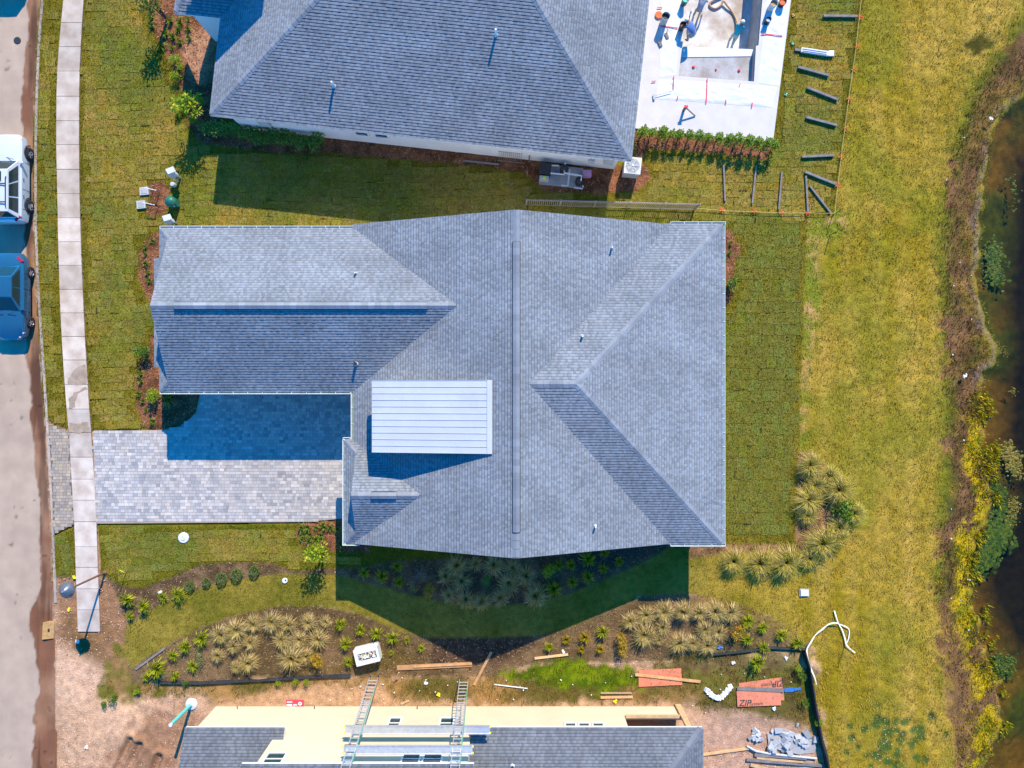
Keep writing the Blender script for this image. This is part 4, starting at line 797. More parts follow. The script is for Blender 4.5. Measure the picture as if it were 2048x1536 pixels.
clumps([(891, 1150), (916, 1127), (923, 1160), (952, 1125), (988, 1129), (1026, 1132), (1051, 1150, 1.1), (1018, 1162), (1072, 1187, 1.25), (1000, 1190), (965, 1199, .8), (933, 1194, .8), (900, 1187, .8)], TAN, 'fountain_grass', 'tan fountain grass clump shaded under the gable end of the middle house', 'shaded grasses by the gable end', 1.0, 'grass clump')
clumps([(796, 1130), (731, 1143), (766, 1150), (800, 1162, .8)], GRN, 'strap_leaf_plant', 'spiky green plant in the shaded bed beside bare grey branches', 'shaded plants beside the bare branches')
clumps([(1116, 1130), (1142, 1128), (1176, 1116), (1209, 1104, .9), (1237, 1121, .8), (1207, 1136, .8), (1176, 1153), (1144, 1164), (1109, 1176, 1.2)], GRN, 'strap_leaf_plant', 'spiky green plant in the shaded bed beyond the tan grasses', 'shaded plants beyond the tan grasses', 1.0)
clumps([(1257, 1239, .9), (1290, 1229), (1327, 1222, 1.15), (1362, 1216, 1.1), (1394, 1220), (1427, 1222), (1455, 1222), (1285, 1264, 1.1), (1323, 1252), (1316, 1277, .6), (1403, 1253), (1435, 1262), (1353, 1283), (1380, 1281, 1.2), (1410, 1287)], TAN, 'fountain_grass', 'tan fountain grass clump in the soil bed near the loose orange panels', 'tan grasses near the orange panels', 1.0, 'grass clump')
clumps([(1132, 1278), (1167, 1273), (1200, 1297), (1162, 1297, .8)], YEL, 'strap_leaf_plant', 'golden yellow spiky plant beside the pale short board', 'golden plants beside the pale board')
clumps([(1098, 1290), (1204, 1262)], GRN, 'strap_leaf_plant', 'green spiky plant among the golden yellow ones', 'green plants among golden ones')
clumps([(1492, 1240), (1522, 1252), (1559, 1267), (1492, 1279, 1.2), (1526, 1293, .9), (1590, 1283, 1.1), (1508, 1321, 1.1)], GRN, 'strap_leaf_plant', 'spiky green plant in the bed corner beside the black silt fence', 'spiky plants beside the silt fence')
clumps([(1464, 1119), (1515, 1121), (1564, 1119), (1612, 1112, 1.1)], BIG, 'fountain_grass', 'NTH large arching grass along the sod edge from the shaded house corner', 'large grasses along the sod edge', 1.0, 'grass clump')
clumps([(1612, 930, .95), (1652, 950, .8), (1626, 970, .9), (1672, 978), (1610, 998, .9), (1612, 1030), (1670, 1055), (1702, 1024, .7), (1634, 1082), (1668, 1072, .9)], BIG, 'fountain_grass', 'large arching grass clump massed round the glossy green shrub', 'large grasses round the glossy shrub', 1.0, 'grass clump')
clumps([(306, 483, .8), (292, 495), (293, 509, .85), (292, 528, 1.1), (297, 546, .95), (300, 561, .95)], AGA, 'strap_leaf_plant', 'NTH small strap leaved plant under the garage gable from the gutter corner', 'strap plants under the garage gable', .8)
clumps([(283, 748), (283, 762), (280, 788), (288, 802), (293, 820), (308, 843)], AGA, 'strap_leaf_plant', 'NTH small strap leaved plant from the dense shrub toward the driveway', 'strap plants at the driveway corner', .75)
clumps([(305, 18), (304, 37), (305, 52), (343, 44), (361, 48), (358, 63), (378, 60), (332, 69), (347, 77), (362, 86), (380, 78), (345, 98), (325, 96), (377, 39)], AGA, 'strap_leaf_plant', 'strap leaved plant in the bark bed before the hip roofed house', 'strap plants before the hip roofed house', .85)
clumps([(604, 1056), (616, 1054), (633, 1056), (648, 1053), (662, 1054), (608, 1069), (621, 1069), (604, 1079), (619, 1083), (633, 1080), (642, 1071), (676, 1058), (684, 1070), (682, 1088)], AGA, 'strap_leaf_plant', 'dark green strap leaved plant in the mulch island beside the driveway', 'strap plants in the mulch island', .85)
clumps([(340, 797, 1.2)], AGA, 'strap_leaf_plant', 'broad fan leaved plant under the gutter at the driveway corner', None, 1.4)
clumps([(1462, 487), (1458, 507), (1452, 520, .7)], AGA, 'strap_leaf_plant', 'tiny leafy plant in the mulch patch behind the middle house', 'tiny plants behind the middle house', .55)
shrubs([(381, 1171, .78), (415, 1163, .6), (446, 1154, .76), (476, 1147, .84), (511, 1140, .76)], 'round', 'clipped_shrub', 'NTH round clipped dark shrub from the spiky plants in the mulch strip', 'round clipped shrubs')
shrubs([(637, 1312, .9)], 'yellow', 'yellow_shrub', 'yellow and orange leaved shrub among tan grasses by the white box')
shrubs([(404, 1310, .9)], 'grey', 'grey_shrub', 'grey green feathery shrub among the spiky plants')
shrubs([(859, 1176, .8)], 'yellow', 'yellow_shrub', 'orange leaved shrub in the shaded bed under the gable end')
shrubs([(829, 1171, .7)], 'grey', 'grey_shrub', 'small grey green shrub next to the orange leaved one in shade')
shrubs([(975, 1155, .6)], 'dark', 'dark_shrub', 'small dark shrub between shaded tan grasses')
shrubs([(1102, 1141, .95)], 'lime', 'lime_shrub', 'yellow green shrub in the shaded bed')
shrubs([(1240, 1272, .9), (1242, 1290, .8)], 'yellow', 'yellow_shrub', 'golden leaved shrub between tan grasses and golden spiky plants', 'golden shrub pair')
shrubs([(1471, 1256, .85)], 'yellow', 'yellow_shrub', 'yellow leaved shrub at the end of the tan grass rows')
shrubs([(1674, 1017, 1.25)], 'green', 'glossy_shrub', 'glossy green shrub standing among large arching grasses')
shrubs([(297, 706, .95)], 'green', 'green_shrub', 'dense green shrub at the corner under the garage gable')
shrubs([(307, 790, .9)], 'lime', 'lime_shrub', 'bright lime green shrub at the driveway corner')
shrubs([(1458, 570, .75)], 'green', 'green_shrub', 'dense green shrub against the back gutter of the middle house')
shrubs([(354, 121), (362, 141, .8), (358, 162, .9)], 'lime', 'lime_shrub', 'yellow green shrub along the bark bed edge of the hip roofed house', 'shrubs along the bark bed edge', .7)
shrubs([(378, 197), (403, 211), (358, 223, .8), (389, 240, .9)], 'lime', 'lime_shrub', 'yellow green bush at the front corner of the hip roofed house', 'bushes at the front corner', .75)
shrubs([(430 + 19 * k, 262 + 2.6 * k + 4 * (k % 2)) for k in range(12)], 'dark', 'hedge_shrub', 'NTH dark hedge shrub along the white side wall, counted from the street corner', 'hedge along the white side wall', 1.0)
shrubs([(1281 + 18.6 * k, 270 + 2.0 * k) for k in range(15)], 'hedge', 'hedge_shrub', 'NTH upright hedge shrub along the pool deck, counted from the air conditioner', 'hedge along the pool deck', .95)
shrubs([(651, 1096, .95)], 'tree', 'small_tree', 'slender small yellow green tree at the driveway mulch island', cat='tree')
shrubs([(408, 242, 1.28)], 'tree', 'small_tree', 'slender small tree beside the white wall corner of the hip roofed house', cat='tree')
shrubs([(335, 40, .9)], 'airy', 'small_tree', 'airy small tree in the bark bed at the street side', cat='tree')
# bare branches in the shaded bed
m = MB(); rg = random.Random(5)
for k in range(9):
    a = rg.uniform(0, 6.28); d = Vector((math.cos(a), math.sin(a), .5)); s_ = Vector((-d.y, d.x, .2)); m.tube([(0, 0, 0), d * .35, d * .7 + s_ * rg.uniform(-.2, .2), d * 1.0 + s_ * rg.uniform(-.4, .4)], [.025, .02, .014, .006], 5)
m.build('bare_shrub', M['woodgrey'], None, label='leafless grey branching shrub in the shaded bed', cat='shrub', loc=P(838, 1148), scale=.6)
# weeds that form taller clumps
for (a, b, s, k) in ((232, 1392, .5, 'green'), (212, 1406, .4, 'green'), (280, 1382, .45, 'lime'), (560, 1361, .4, 'lime'), (590, 1360, .45, 'lime'), (612, 1363, .4, 'lime'), (1634, 1444, .55, 'lime'), (1600, 1345, .5, 'green'), (1592, 1330, .5, 'lime'), (1607, 1400, .5, 'green'), (376, 1364, .35, 'green')):
    shrubs([(a, b, s)], k, 'weed', 'low green weed clump growing on the building plot', None); COL.objects[-1]
for o in COL.objects:
    if o.name.split('.')[0] == 'weed': o['group'] = 'weeds on the building plot'; o['category'] = 'weed'
# pond plants and floating algae
def algae(name, pts, z, col, label, n=60, r=.16, lump=.03):
    rg = random.Random(len(name) + int(pts[0][0])); m = MB(); w_ = [P(*q) for q in pts]
    for k in range(n * 4):
        i = rg.randrange(len(w_)); a = w_[i]; b = w_[(i + 1) % len(w_)] if len(w_) > 1 else a; p = a.lerp(b, rg.random()) + Vector((rg.gauss(0, r), rg.gauss(0, r), 0)); rr = r * rg.uniform(.12, .42); c = rg.choice(col); nn = 7
        top = (p.x, p.y, z + lump * rg.uniform(.4, 1)); ring = [(p.x + rr * rg.uniform(.4, 1.4) * math.cos(6.283 * j / nn), p.y + rr * rg.uniform(.4, 1.4) * math.sin(6.283 * j / nn), z) for j in range(nn)]
        for j in range(nn): m.face([ring[j], ring[(j + 1) % nn], top], tuple(q * rg.uniform(.8, 1.15) for q in c))
    return m.build(name, M['leaf'], None, label=label, cat='algae', kind='stuff')
GA = [L3(70, 92, 14), L3(96, 108, 18), L3(48, 74, 12)]; GO = [L3(168, 140, 60), L3(140, 120, 44), L3(110, 112, 30)]
algae('algae_mat', [(1990, 960), (2005, 985), (2012, 1010), (2000, 1030)], -.385, GA, 'green algae raft off the lower pond bank', 90, .25)
algae('algae_mat', [(2012, 1040), (2010, 1075), (1985, 1100), (1965, 1130)], -.385, GA, 'broad green algae mat in the pond cove', 170, .38, .02)
algae('algae_mat', [(2020, 895), (2036, 915), (2044, 945)], -.38, GO, 'tan crusted algae raft beside the dark open water', 90, .25, .06)
algae('algae_mat', [(2010, 1330), (2025, 1345)], -.385, GA, 'leafy green pond weed by the lower bank', 70, .3, .08)
algae('algae_mat', [(2035, 1000), (2044, 1020), (2030, 1050)], -.385, GO, 'curled tan algae strip by the green mat', 50, .16, .05)
algae('algae_mat', [(2000, 520), (1990, 490), (2005, 560)], -.385, GA, 'green algae patch in the shallows near the upper bank', 80, .28, .03)
algae('algae_mat', [(2034, 780), (2040, 786)], -.385, GO, 'small tan algae clump in open water', 10, .12, .05)
algae('algae_mat', [(2012, 690), (2024, 708)], -.385, GO, 'thin broken algae string in open water', 14, .1, .04)
algae('algae_mat', [(2034, 345), (2040, 430)], -.385, GA, 'scattered algae specks in the upper pond', 14, .2, .04)
# ------------------------------------------------------------ vehicles
def carpaint(name, c, rough=0.28):
    m = mat(name, c, rough, 0.03, 2, 30, spec=0.5, coat=0.6, world=False); return m
M['tyre'] = mat('tyre', (0.022, 0.022, 0.024, 1), 0.85, 0.15)
M['rim'] = mat('alloy_rim', (0.5, 0.5, 0.52, 1), 0.3, 0.05, metal=0.7)
M['tint_glass'] = mat('car_glass', (0.012, 0.03, 0.032, 1), 0.05, 0.1, spec=0.6)
M['lamp_red'] = mat('tail_lamp', (0.5, 0.01, 0.03, 1), 0.2, 0.05); M['lamp_clear'] = mat('head_lamp', (0.65, 0.67, 0.7, 1), 0.15, 0.05)
def car(label, loc, rz, paint, st, gh, npane, wheel_y, wr_, rack=False, arch=False):
    root = empty('parked_car', label, 'car', loc, rz, 'cars parked along the kerb'); m = MB(); rows = []
    for (y, w, zl, zb, zd) in st:
        half = [(w * .84, zl), (w * .97, zl + .10), (w, (zl + zb) / 2), (w * .985, zb - .07), (w * .92, zb), (w * .6, zb * .35 + zd * .65), (w * .25, zd - .005)]
        rows.append([Vector((-a, y, b)) for a, b in half] + [Vector((0, y, zd))] + [Vector((a, y, b)) for a, b in reversed(half)])
    for r0, r1 in zip(rows, rows[1:]):
        for k in range(len(r0) - 1): m.face([r0[k], r0[k + 1], r1[k + 1], r1[k]])
    m.face(rows[0][::-1]); m.face(rows[-1])
    for r0, r1 in zip(rows, rows[1:]): m.face([r0[0], r1[0], r1[-1], r0[-1]])
    yb0, yb1, zb_, wb, yr0, yr1, zr, wr = gh; zl_ = zb_ - .12
    C = lambda s, y, z, w: Vector((s * w, y, z))
    bf, br, rf, rr = [[C(s, y, z, w) for s in (-1, 1)] for (y, z, w) in ((yb0, zl_, wb), (yb1, zl_, wb), (yr0, zr, wr), (yr1, zr, wr))]
    quads = {'windshield': [bf[0], bf[1], rf[1], rf[0]], 'rear_window': [br[1], br[0], rr[0], rr[1]], 'r': [bf[1], br[1], rr[1], rf[1]], 'l': [br[0], bf[0], rf[0], rr[0]]}
    for q in quads.values(): m.face(q)
    N_ = 6
    for i in range(N_):
        for j in range(N_):
            f = lambda u, v: Vector(((-1 + 2 * u) * wr, yr0 + (yr1 - yr0) * v, zr + .05 * (1 - (2 * u - 1) ** 2) * (1 - .6 * (2 * v - 1) ** 2)))
            m.face([f(i / N_, j / N_), f(i / N_, (j + 1) / N_), f((i + 1) / N_, (j + 1) / N_), f((i + 1) / N_, j / N_)])
    body = m.build('body', paint, root, smooth=False)
    bm = bmesh.new(); bm.from_mesh(body.data); bmesh.ops.remove_doubles(bm, verts=bm.verts, dist=.002); bmesh.ops.recalc_face_normals(bm, faces=bm.faces)
    for f in bm.faces: f.smooth = True
    for e in bm.edges:
        if len(e.link_faces) == 2 and e.calc_face_angle(0) > .6: e.smooth = False
    bm.to_mesh(body.data); bm.free()
    def pane(q, t0, t1, s0, s1, name):
        a, b, c, d = q; n = (b - a).cross(d - a).normalized(); ce = (a + b + c + d) / 4
        if n.dot(ce - Vector((0, (yb0 + yb1) / 2, zb_))) < 0: n = -n
        f = lambda t, s: (a.lerp(b, t)).lerp(d.lerp(c, t), s) + n * .012
        g = MB(); p = [f(t0, s0), f(t1, s0), f(t1, s1), f(t0, s1)]; g.face(p); g.face([x - n * .008 for x in p[::-1]])
        for k in range(4): g.face([p[k] - n * .008, p[(k + 1) % 4] - n * .008, p[(k + 1) % 4], p[k]])
        g.build(name, M['tint_glass'], root)
    pane(quads['windshield'], .05, .95, .22, .93, 'windshield'); pane(quads['rear_window'], .06, .94, .3, .92, 'rear_window')
    for s in ('r', 'l'):
        for k in range(npane):
            t0 = .06 + k * .88 / npane + .015; t1 = .06 + (k + 1) * .88 / npane - .015
            if s == 'l': t0, t1 = 1 - t1, 1 - t0
            pane(quads[s], t0, t1, .24, .92, 'side_window')
    W_ = st[3][1]
    ty = MB(); ty.lathe([(.19, -.11), (wr_ * .93, -.115), (wr_, -.07), (wr_, .07), (wr_ * .93, .115), (.19, .11)], n=20); tme = ty.mesh('tyre', M['tyre'], True)
    ri = MB(); ri.lathe([(.0, .06), (.05, .075), (.06, .06)], n=12); ri.lathe([(wr_ * .60, .05), (wr_ * .66, .105), (wr_ * .7, .105), (wr_ * .7, .03)], n=20)
    for k in range(5):
        a = k * 2 * math.pi / 5; d = Vector((math.cos(a), math.sin(a), 0)); ri.beam(d * .03 + Vector((0, 0, .075)), d * wr_ * .66 + Vector((0, 0, .085)), .06, .03)
    rme = ri.mesh('rim', M['rim']); hu = MB(); hu.lathe([(0, .03), (wr_ * .66, .03)], n=20); hme = hu.mesh('brake_disc', M['dark'])
    for y in wheel_y:
        for s in (-1, 1):
            wv = link('wheel', tme, root, loc=(s * (W_ - .085), y, wr_), rot=(0, s * math.pi / 2, 0)); link('rim', rme, wv); link('brake_disc', hme, wv)
            if arch:
                a_ = MB(); a_.tube([(s * (W_ + .005), y + math.cos(t) * (wr_ + .07), wr_ + math.sin(t) * (wr_ + .07)) for t in [math.pi * k / 10 for k in range(11)]], .035, 6); a_.build('wheel_arch', M['dark'], root)
    for s in (-1, 1):
        d = MB(); d.box((s * (wb + .13), yb0 - .25, zb_ + .02), (.2, .1, .13)); d.build('mirror', paint, root)
        yf, yrr = st[1][0], st[-2][0]; d = MB(); d.beam((s * st[1][1] * .7, yf + .06, st[1][3] - .08), (s * st[1][1] * .99, yf - .2, st[1][3] - .05), .1, .14); d.build('headlight', M['lamp_clear'], root)
        d = MB(); d.beam((s * st[-2][1] * .72, yrr - .05, st[-2][3] - .03), (s * st[-2][1] * .99, yrr + .2, st[-2][3] - .03), .1, .16); d.build('tail_light', M['lamp_red'], root)
        for yy in (yb0 - .15, (yb0 + yb1) / 2, yb1 + .55): d = MB(); d.box((s * W_ * .994, yy, zb_ * .62), (.018, .016, .5)); d.build('door_seam', M['dark'], root)
        d = MB(); d.beam((s * wb * .15, yb0 + .04, zl_ + .12), (s * wb * .75, yb0 - .12, zl_ + .26), .02, .02); d.build('wiper', M['dark'], root)
        d = MB(); d.box((s * (W_ + .004), -.1, zb_ - .22), (.02, .2, .03)); d.box((s * (W_ + .004), -1.0, zb_ - .22), (.02, .2, .03)); d.build('door_handle', M['dark'], root)
    if rack:
        for s in (-1, 1): d = MB(); d.tube([(s * (wr - .06), yr0 - .35, zr + .03), (s * (wr - .06), yr0 - .45, zr + .09), (s * (wr - .06), yr1 + .25, zr + .09), (s * (wr - .06), yr1 + .15, zr + .03)], .02, 6); d.build('roof_rail', M['dark'], root)
        for y in (yr0 - .75, yr1 + .45): d = MB(); d.beam((-wr + .06, y, zr + .10), (wr - .06, y, zr + .10), .06, .025); d.build('roof_bar', M['dark'], root)
        d = MB(); d.box((0, yr0 - .35, zr + .052), (.75, .5, .015)); d.build('sunroof', M['tint_glass'], root)
    return root
SUVS = [(2.35, .60, .45, .70, .74), (2.22, .80, .32, .86, .92), (1.7, .90, .27, .97, 1.04), (.95, .93, .26, 1.03, 1.10), (-1.9, .93, .27, 1.06, 1.10), (-2.25, .88, .3, 1.04, 1.08), (-2.36, .74, .42, .93, .97)]
SEDS = [(2.30, .52, .38, .58, .62), (2.1, .78, .26, .74, .80), (1.5, .88, .22, .87, .94), (.8, .90, .22, .93, 1.0), (-1.3, .90, .22, .95, 1.02), (-2.0, .85, .26, .93, 1.03), (-2.28, .66, .4, .84, .88)]
white_p = carpaint('white_car_paint', (.52, .54, .56, 1)); blue_p = carpaint('dark_blue_car_paint', (.015, .085, .16, 1), .12); dark_p = carpaint('dark_grey_car_paint', (.05, .055, .06, 1))
car('white sport utility car with roof rack and sunroof parked at the muddy kerb', (-26.78, 10.9, -.07), 0, white_p, SUVS, (1.0, -2.2, 1.07, .87, .2, -1.95, 1.70, .68), 3, (1.42, -1.38), .36, True, True)
car('dark blue saloon car parked at the muddy kerb beside the front lawn', (-26.72, 4.65, -.07), math.pi, blue_p, SEDS, (.95, -1.75, .99, .80, .1, -.95, 1.41, .60), 2, (1.36, -1.32), .33)
car('dark grey car parked at the kerb beyond the white one, mostly out of view', (-26.9, 23.9, -.07), 0, dark_p, SUVS, (1.0, -2.2, 1.07, .87, .2, -1.95, 1.70, .68), 3, (1.42, -1.38), .36, True)

def smooth(pts, n=5):
    pts = [Vector(p) for p in pts]; q = [pts[0]] + pts + [pts[-1]]; out = []
    for i in range(1, len(q) - 2):
        for k in range(n):
            t = k / n; a, b, c, d = q[i - 1], q[i], q[i + 1], q[i + 2]
            out.append(.5 * (2 * b + (c - a) * t + (2 * a - 5 * b + 4 * c - d) * t * t + (3 * b - a - 3 * c + d) * t ** 3))
    return out + [pts[-1]]
# ------------------------------------------------------------ street furniture and utilities
root = empty('street_lamp', 'rusty street lamp with wide grey cone shade beside the pavement end', 'lamp', P(210, 1145))
m = MB(); m.tube([(0, 0, -.1), (0, 0, 3.3)], [.06, .045], 12); m.build('pole', M['rust'], root)
m = MB(); m.lathe([(.12, 0), (.12, .05), (.07, .12)], n=12); m.build('base', M['rust'], root)
m = MB(); m.lathe([(.40, 3.25), (.395, 3.28), (.16, 3.52), (.07, 3.58), (.05, 3.66), (0, 3.68)], n=24); m.lathe([(0, 3.26), (.38, 3.26), (.40, 3.25)], n=24); m.build('lamp_shade', mat('shade_metal', (.13, .14, .16, 1), .35, .12, metal=.4), root, smooth=True)
def pedestal(px, py, ang, label):
    r = empty('meter_post', label, 'utility box', P(px, py), ang, 'meter posts by the utility bed'); m = MB(); m.beam((0, 0, -.05), (0, 0, 1.15), .1, .1, (0, 1, 0)); m.build('post', M['woodgrey'], r)
    m = MB(); m.box((0, -.05, .95), (.34, .18, .62)); m.build('cabinet', M['grey_p'], r); m = MB(); m.box((0, .06, 1.1), (.2, .12, .3)); m.build('meter', M['white'], r)
    m = MB(); m.beam((-.14, -.1, 0), (-.14, -.1, .7), .06, .06, (0, 1, 0)); m.build('conduit', M['grey_p'], r)
    m = MB(); m.box((.1, .0, 1.28), (.42, .3, .05), Matrix.Rotation(.3, 3, 'Y')); m.build('lid', M['grey_p'], r)
pedestal(361, 357, .5, 'grey meter box on a post near the hip roofed house lawn'); pedestal(354, 448, .4, 'grey meter box on a post next to the garage gutter corner')
r = empty('cable_pedestal', 'green domed cable pedestal beside the bark mulch patch', 'utility box', P(352, 409), .1)
m = MB(); m.box((0, 0, .3), (.46, .4, .6)); m.build('cabinet', M['green_p'], r); m = MB(); m.lathe([(.30, .6), (.29, .68), (.2, .78), (.08, .83), (0, .84)], n=16); m.build('cover', M['green_p'], r, smooth=True); m = MB(); m.box((0, -.205, .4), (.2, .012, .12)); m.build('label_plate', M['white'], r)
r = MB(); r.lathe([(.0, .30), (.1, .29), (.13, .24), (.13, -.05)], n=14); r.build('cleanout_cap', M['grey_p'], None, label='short round grey standpipe cap beside the green pedestal', cat='cap', loc=P(349, 371))
for (px, py, lb) in ((312, 384, 'thin white wire yard sign frame at the bark patch, by the slanted lid'), (309, 413, 'thin white wire yard sign frame at the bark patch, by the square lid')):
    r = empty('yard_sign', lb, 'sign', P(px, py), -.2); m = MB(); m.beam((-.32, 0, .62), (.3, 0, .55), .035, .04); m.build('top_bar', M['white'], r)
    for x in (-.15, .2): m = MB(); m.tube([(x, 0, -.05), (x, 0, .6)], .012, 6); m.build('leg', M['dark'], r)
for (px, py, lb, s) in ((290, 383, 'slanted grey utility lid at the mulch patch edge', .3), (284, 410, 'square grey water meter lid set in the lawn', .3)):
    r = empty('utility_lid', lb, 'lid', P(px, py), .1); m = MB(); m.box((0, 0, .04), (.46, .42, .16)); m.build('frame', M['grey_p'], r); m = MB(); m.box((0, 0, .125), (.34, .3, .02)); m.build('cover', M['concrete_g'], r)
r = empty('round_cover', 'round white cover with a ring on the front lawn', 'cover', P(368, 1075)); m = MB(); m.lathe([(.29, -.03), (.29, .07), (.27, .09), (.12, .1), (.12, .13), (.08, .13), (.08, .1), (0, .1)], n=28); m.build('lid', M['plastic_w'], r)
m = MB(); m.lathe([(0, .115), (.05, .12), (.055, .1)], n=14); m.build('cap', M['yellow'], r)
r = empty('round_cover', 'small round white drain cap in the curved grass strip', 'cover', P(570, 1161)); m = MB(); m.lathe([(.15, -.03), (.15, .05), (.13, .07), (0, .075)], n=18); m.build('lid', M['plastic_w'], r); m = MB(); m.lathe([(.045, .075), (.04, .082), (0, .082)], (.05, .03, 0), 10); m.build('hole', M['dark'], r)
r = empty('valve_cover', 'white rectangular cover with dark rim in the dry meadow grass', 'cover', P(1608, 1185)); m = MB(); m.box((0, 0, .04), (.42, .32, .14)); m.build('lid', M['plastic_w'], r); m = MB(); m.box((0, 0, .0), (.52, .42, .1)); m.build('frame', M['concrete_g'], r)
m = MB(); m.prism([(.36 * math.cos(.6283 * k) * random.uniform(.85, 1.1), .42 * math.sin(.6283 * k) * random.uniform(.85, 1.1)) for k in range(10)], 0, .02); 
r = empty('inlet_board', 'rough square brown board covering the kerb drain', 'board', P(98, 1260)); m = MB(); m.prism([(-.35, -.5), (.28, -.44), (.33, .48), (.05, .5), (-.3, .42)], 0, .05); m.build('board', M['cardboard'], r); m = MB(); m.box((0.02, .0, .055), (.1, .18, .02)); m.build('handle_hole', M['dark'], r)
r = empty('standpipe', 'teal plastic pipe standing in a white cone at the unfinished house corner', 'pipe', P(383, 1408)); m = MB(); m.tube([(0, 0, 0), (0, 0, 2.3)], .085, 14); m.build('pipe', M['teal'], r); m = MB(); m.lathe([(.33, 0), (.3, .06), (.12, .12), (.09, .2)], n=20); m.build('collar', M['plastic_w'], r); m = MB(); m.tube([(0, 0, 2.3), (0, 0, 2.36)], .095, 14); m.build('cap', M['plastic_w'], r)

# ------------------------------------------------------------ fences, posts and string
fr0, fr1 = P(1052, 411), P(1388, 420); r = empty('picket_fence', 'bronze metal picket fence run standing between the two finished houses', 'fence')
d = fr1 - fr0; L = d.length; e = d.normalized(); hh = 1.22
for k in range(6):
    m = MB(); p = fr0 + d * (k / 5); m.beam(p - Vector((0, 0, .1)), p + Vector((0, 0, hh + .05)), .06, .06, (0, 1, 0)); po = m.build('post', M['bronze'], r); m = MB(); m.box(p + Vector((0, 0, hh + .065)), (.08, .08, .03)); m.build('post_cap', M['bronze'], po)
for z in (.15, hh - .18, hh): m = MB(); m.beam(fr0 + Vector((0, 0, z)), fr1 + Vector((0, 0, z)), .03, .035); m.build('rail', M['bronze'], r)
pm = MB(); pm.beam((0, 0, .06), (0, 0, hh - .01),   .032, .032, (0, 1, 0)); pme = pm.mesh('picket', M['bronze'])
for k in range(84):
    t = (k + .5) / 84; link('picket', pme, r, loc=fr0 + d * t + Vector((0, .026, 0)))
# loose fence section against the white wall
r = empty('fence_section', 'short loose picket fence section leaning on the white side wall', 'fence', P(996, 322)); ax = Vector((.994, -.109, 0)); tl = Vector((.03, .25, 1)).normalized()
for z in (.05, .95): m = MB(); m.beam(tl * z, ax * 1.3 + tl * z, .03, .03); m.build('rail', M['bronze'], r)
for k in range(12): m = MB(); m.beam(ax * (.06 + k * .107), ax * (.06 + k * .107) + tl * 1.0, .02, .02, (0, 1, 0)); m.build('picket', M['bronze'], r)
postlbl = {0: 'grey brown fence post lying on the sod near the pool deck', 1: 'thin grey fence post lying on the sod below the hedge'}
for (a, b, c, e_, g) in ((1645, 34, 1712, 35, 0), (1594, 136, 1656, 153, 0), (1612, 177, 1673, 201, 0), (1610, 236, 1671, 252, 0), (1602, 315, 1665, 312, 0), (1608, 345, 1670, 370, 0), (1446, 332, 1449, 403, 1), (1511, 333, 1503, 408, 1), (1562, 345, 1556, 420, 1), (1610, 353, 1614, 425, 1), (1618, 373, 1660, 427, 1)):
    A = P(a, b); B = P(c, e_); m = MB(); w_ = .12 if g == 0 else .085; m.beam(A + Vector((0, 0, .055 + w_ / 2)), B + Vector((0, 0, .055 + w_ / 2)), w_, w_)
    m.build('fence_post', M['woodgrey'], None, label=postlbl[g], cat='post', group='posts by the pool deck' if g == 0 else 'posts below the hedge')
r = empty('wrapped_panel', 'plastic wrapped white rail bundle lying on the sod', 'bundle'); m = MB(); m.beam(P(1600, 102) + Vector((0, 0, .12)), P(1655, 110) + Vector((0, 0, .12)), .24, .14); m.build('wrap', M['plastic_w'], r)
m = MB(); m.beam(P(1588, 101) + Vector((0, 0, .1)), P(1600, 102.5) + Vector((0, 0, .1)), .12, .08); m.build('rail_end', M['woodgrey'], r); m = MB()
for s in (-.05, .05): m.beam(P(1602, 103) + Vector((0, s, .2)), P(1650, 110) + Vector((0, s, .2)), .02, .02)
m.build('strap', M['blue_p'], r)
m = MB(); m.box((0, 0, .05), (.28, .3, .2)); m.build('bag', M['plastic_w'], r).location = P(1660, 109) + Vector((0, 0, .03))
sp = [(1722, -20), (1708, 108), (1696, 190), (1684, 280), (1672, 380), (1667, 428)]
for nm, pts, lb in (('marking_string', sp, 'pale string line staked along the sod edge by the meadow'), ('marking_string', [(1392, 418), (1450, 423), (1560, 427), (1667, 428)], 'pale string line staked from the picket fence to the meadow')):
    m = MB(); m.tube([P(a, b) + Vector((0, 0, .16)) for a, b in pts], .012, 4); o = m.build(nm, M['straw'], None, label=lb, cat='string')
fl = MB()
fl.tube([(0, 0, -.03), (0, 0, .18)], .012, 5)
for k in range(5):
    a = k * 1.256; fl.face([(0, 0, .12), (.13 * math.cos(a - .3), .13 * math.sin(a - .3), .1), (.16 * math.cos(a), .16 * math.sin(a), .13), (.13 * math.cos(a + .3), .13 * math.sin(a + .3), .1)])
flm = fl.mesh('marker_flag', M['orange'])
for (a, b) in ((1719, 37), (1713, 95), (1706, 140), (1697, 200), (1690, 258), (1681, 315), (1674, 370), (1443, 421), (1507, 423), (1561, 426), (1614, 427)): link('marker_flag', flm, None, 'small orange ribbon marker on the string line', 'marker', 'orange ribbon markers', None, P(a, b), (0, 0, random.uniform(0, 6)))
for (a, b, lb) in ((1665, 430, 'thin dark stake at the string corner'), (1660, 470, 'thin dark stake beside the meadow patch')): m = MB(); m.tube([(0, 0, -.1), (0, 0, .9)], .02, 6); m.build('stake', M['dark'], None, label=lb, cat='stake', loc=P(a, b))

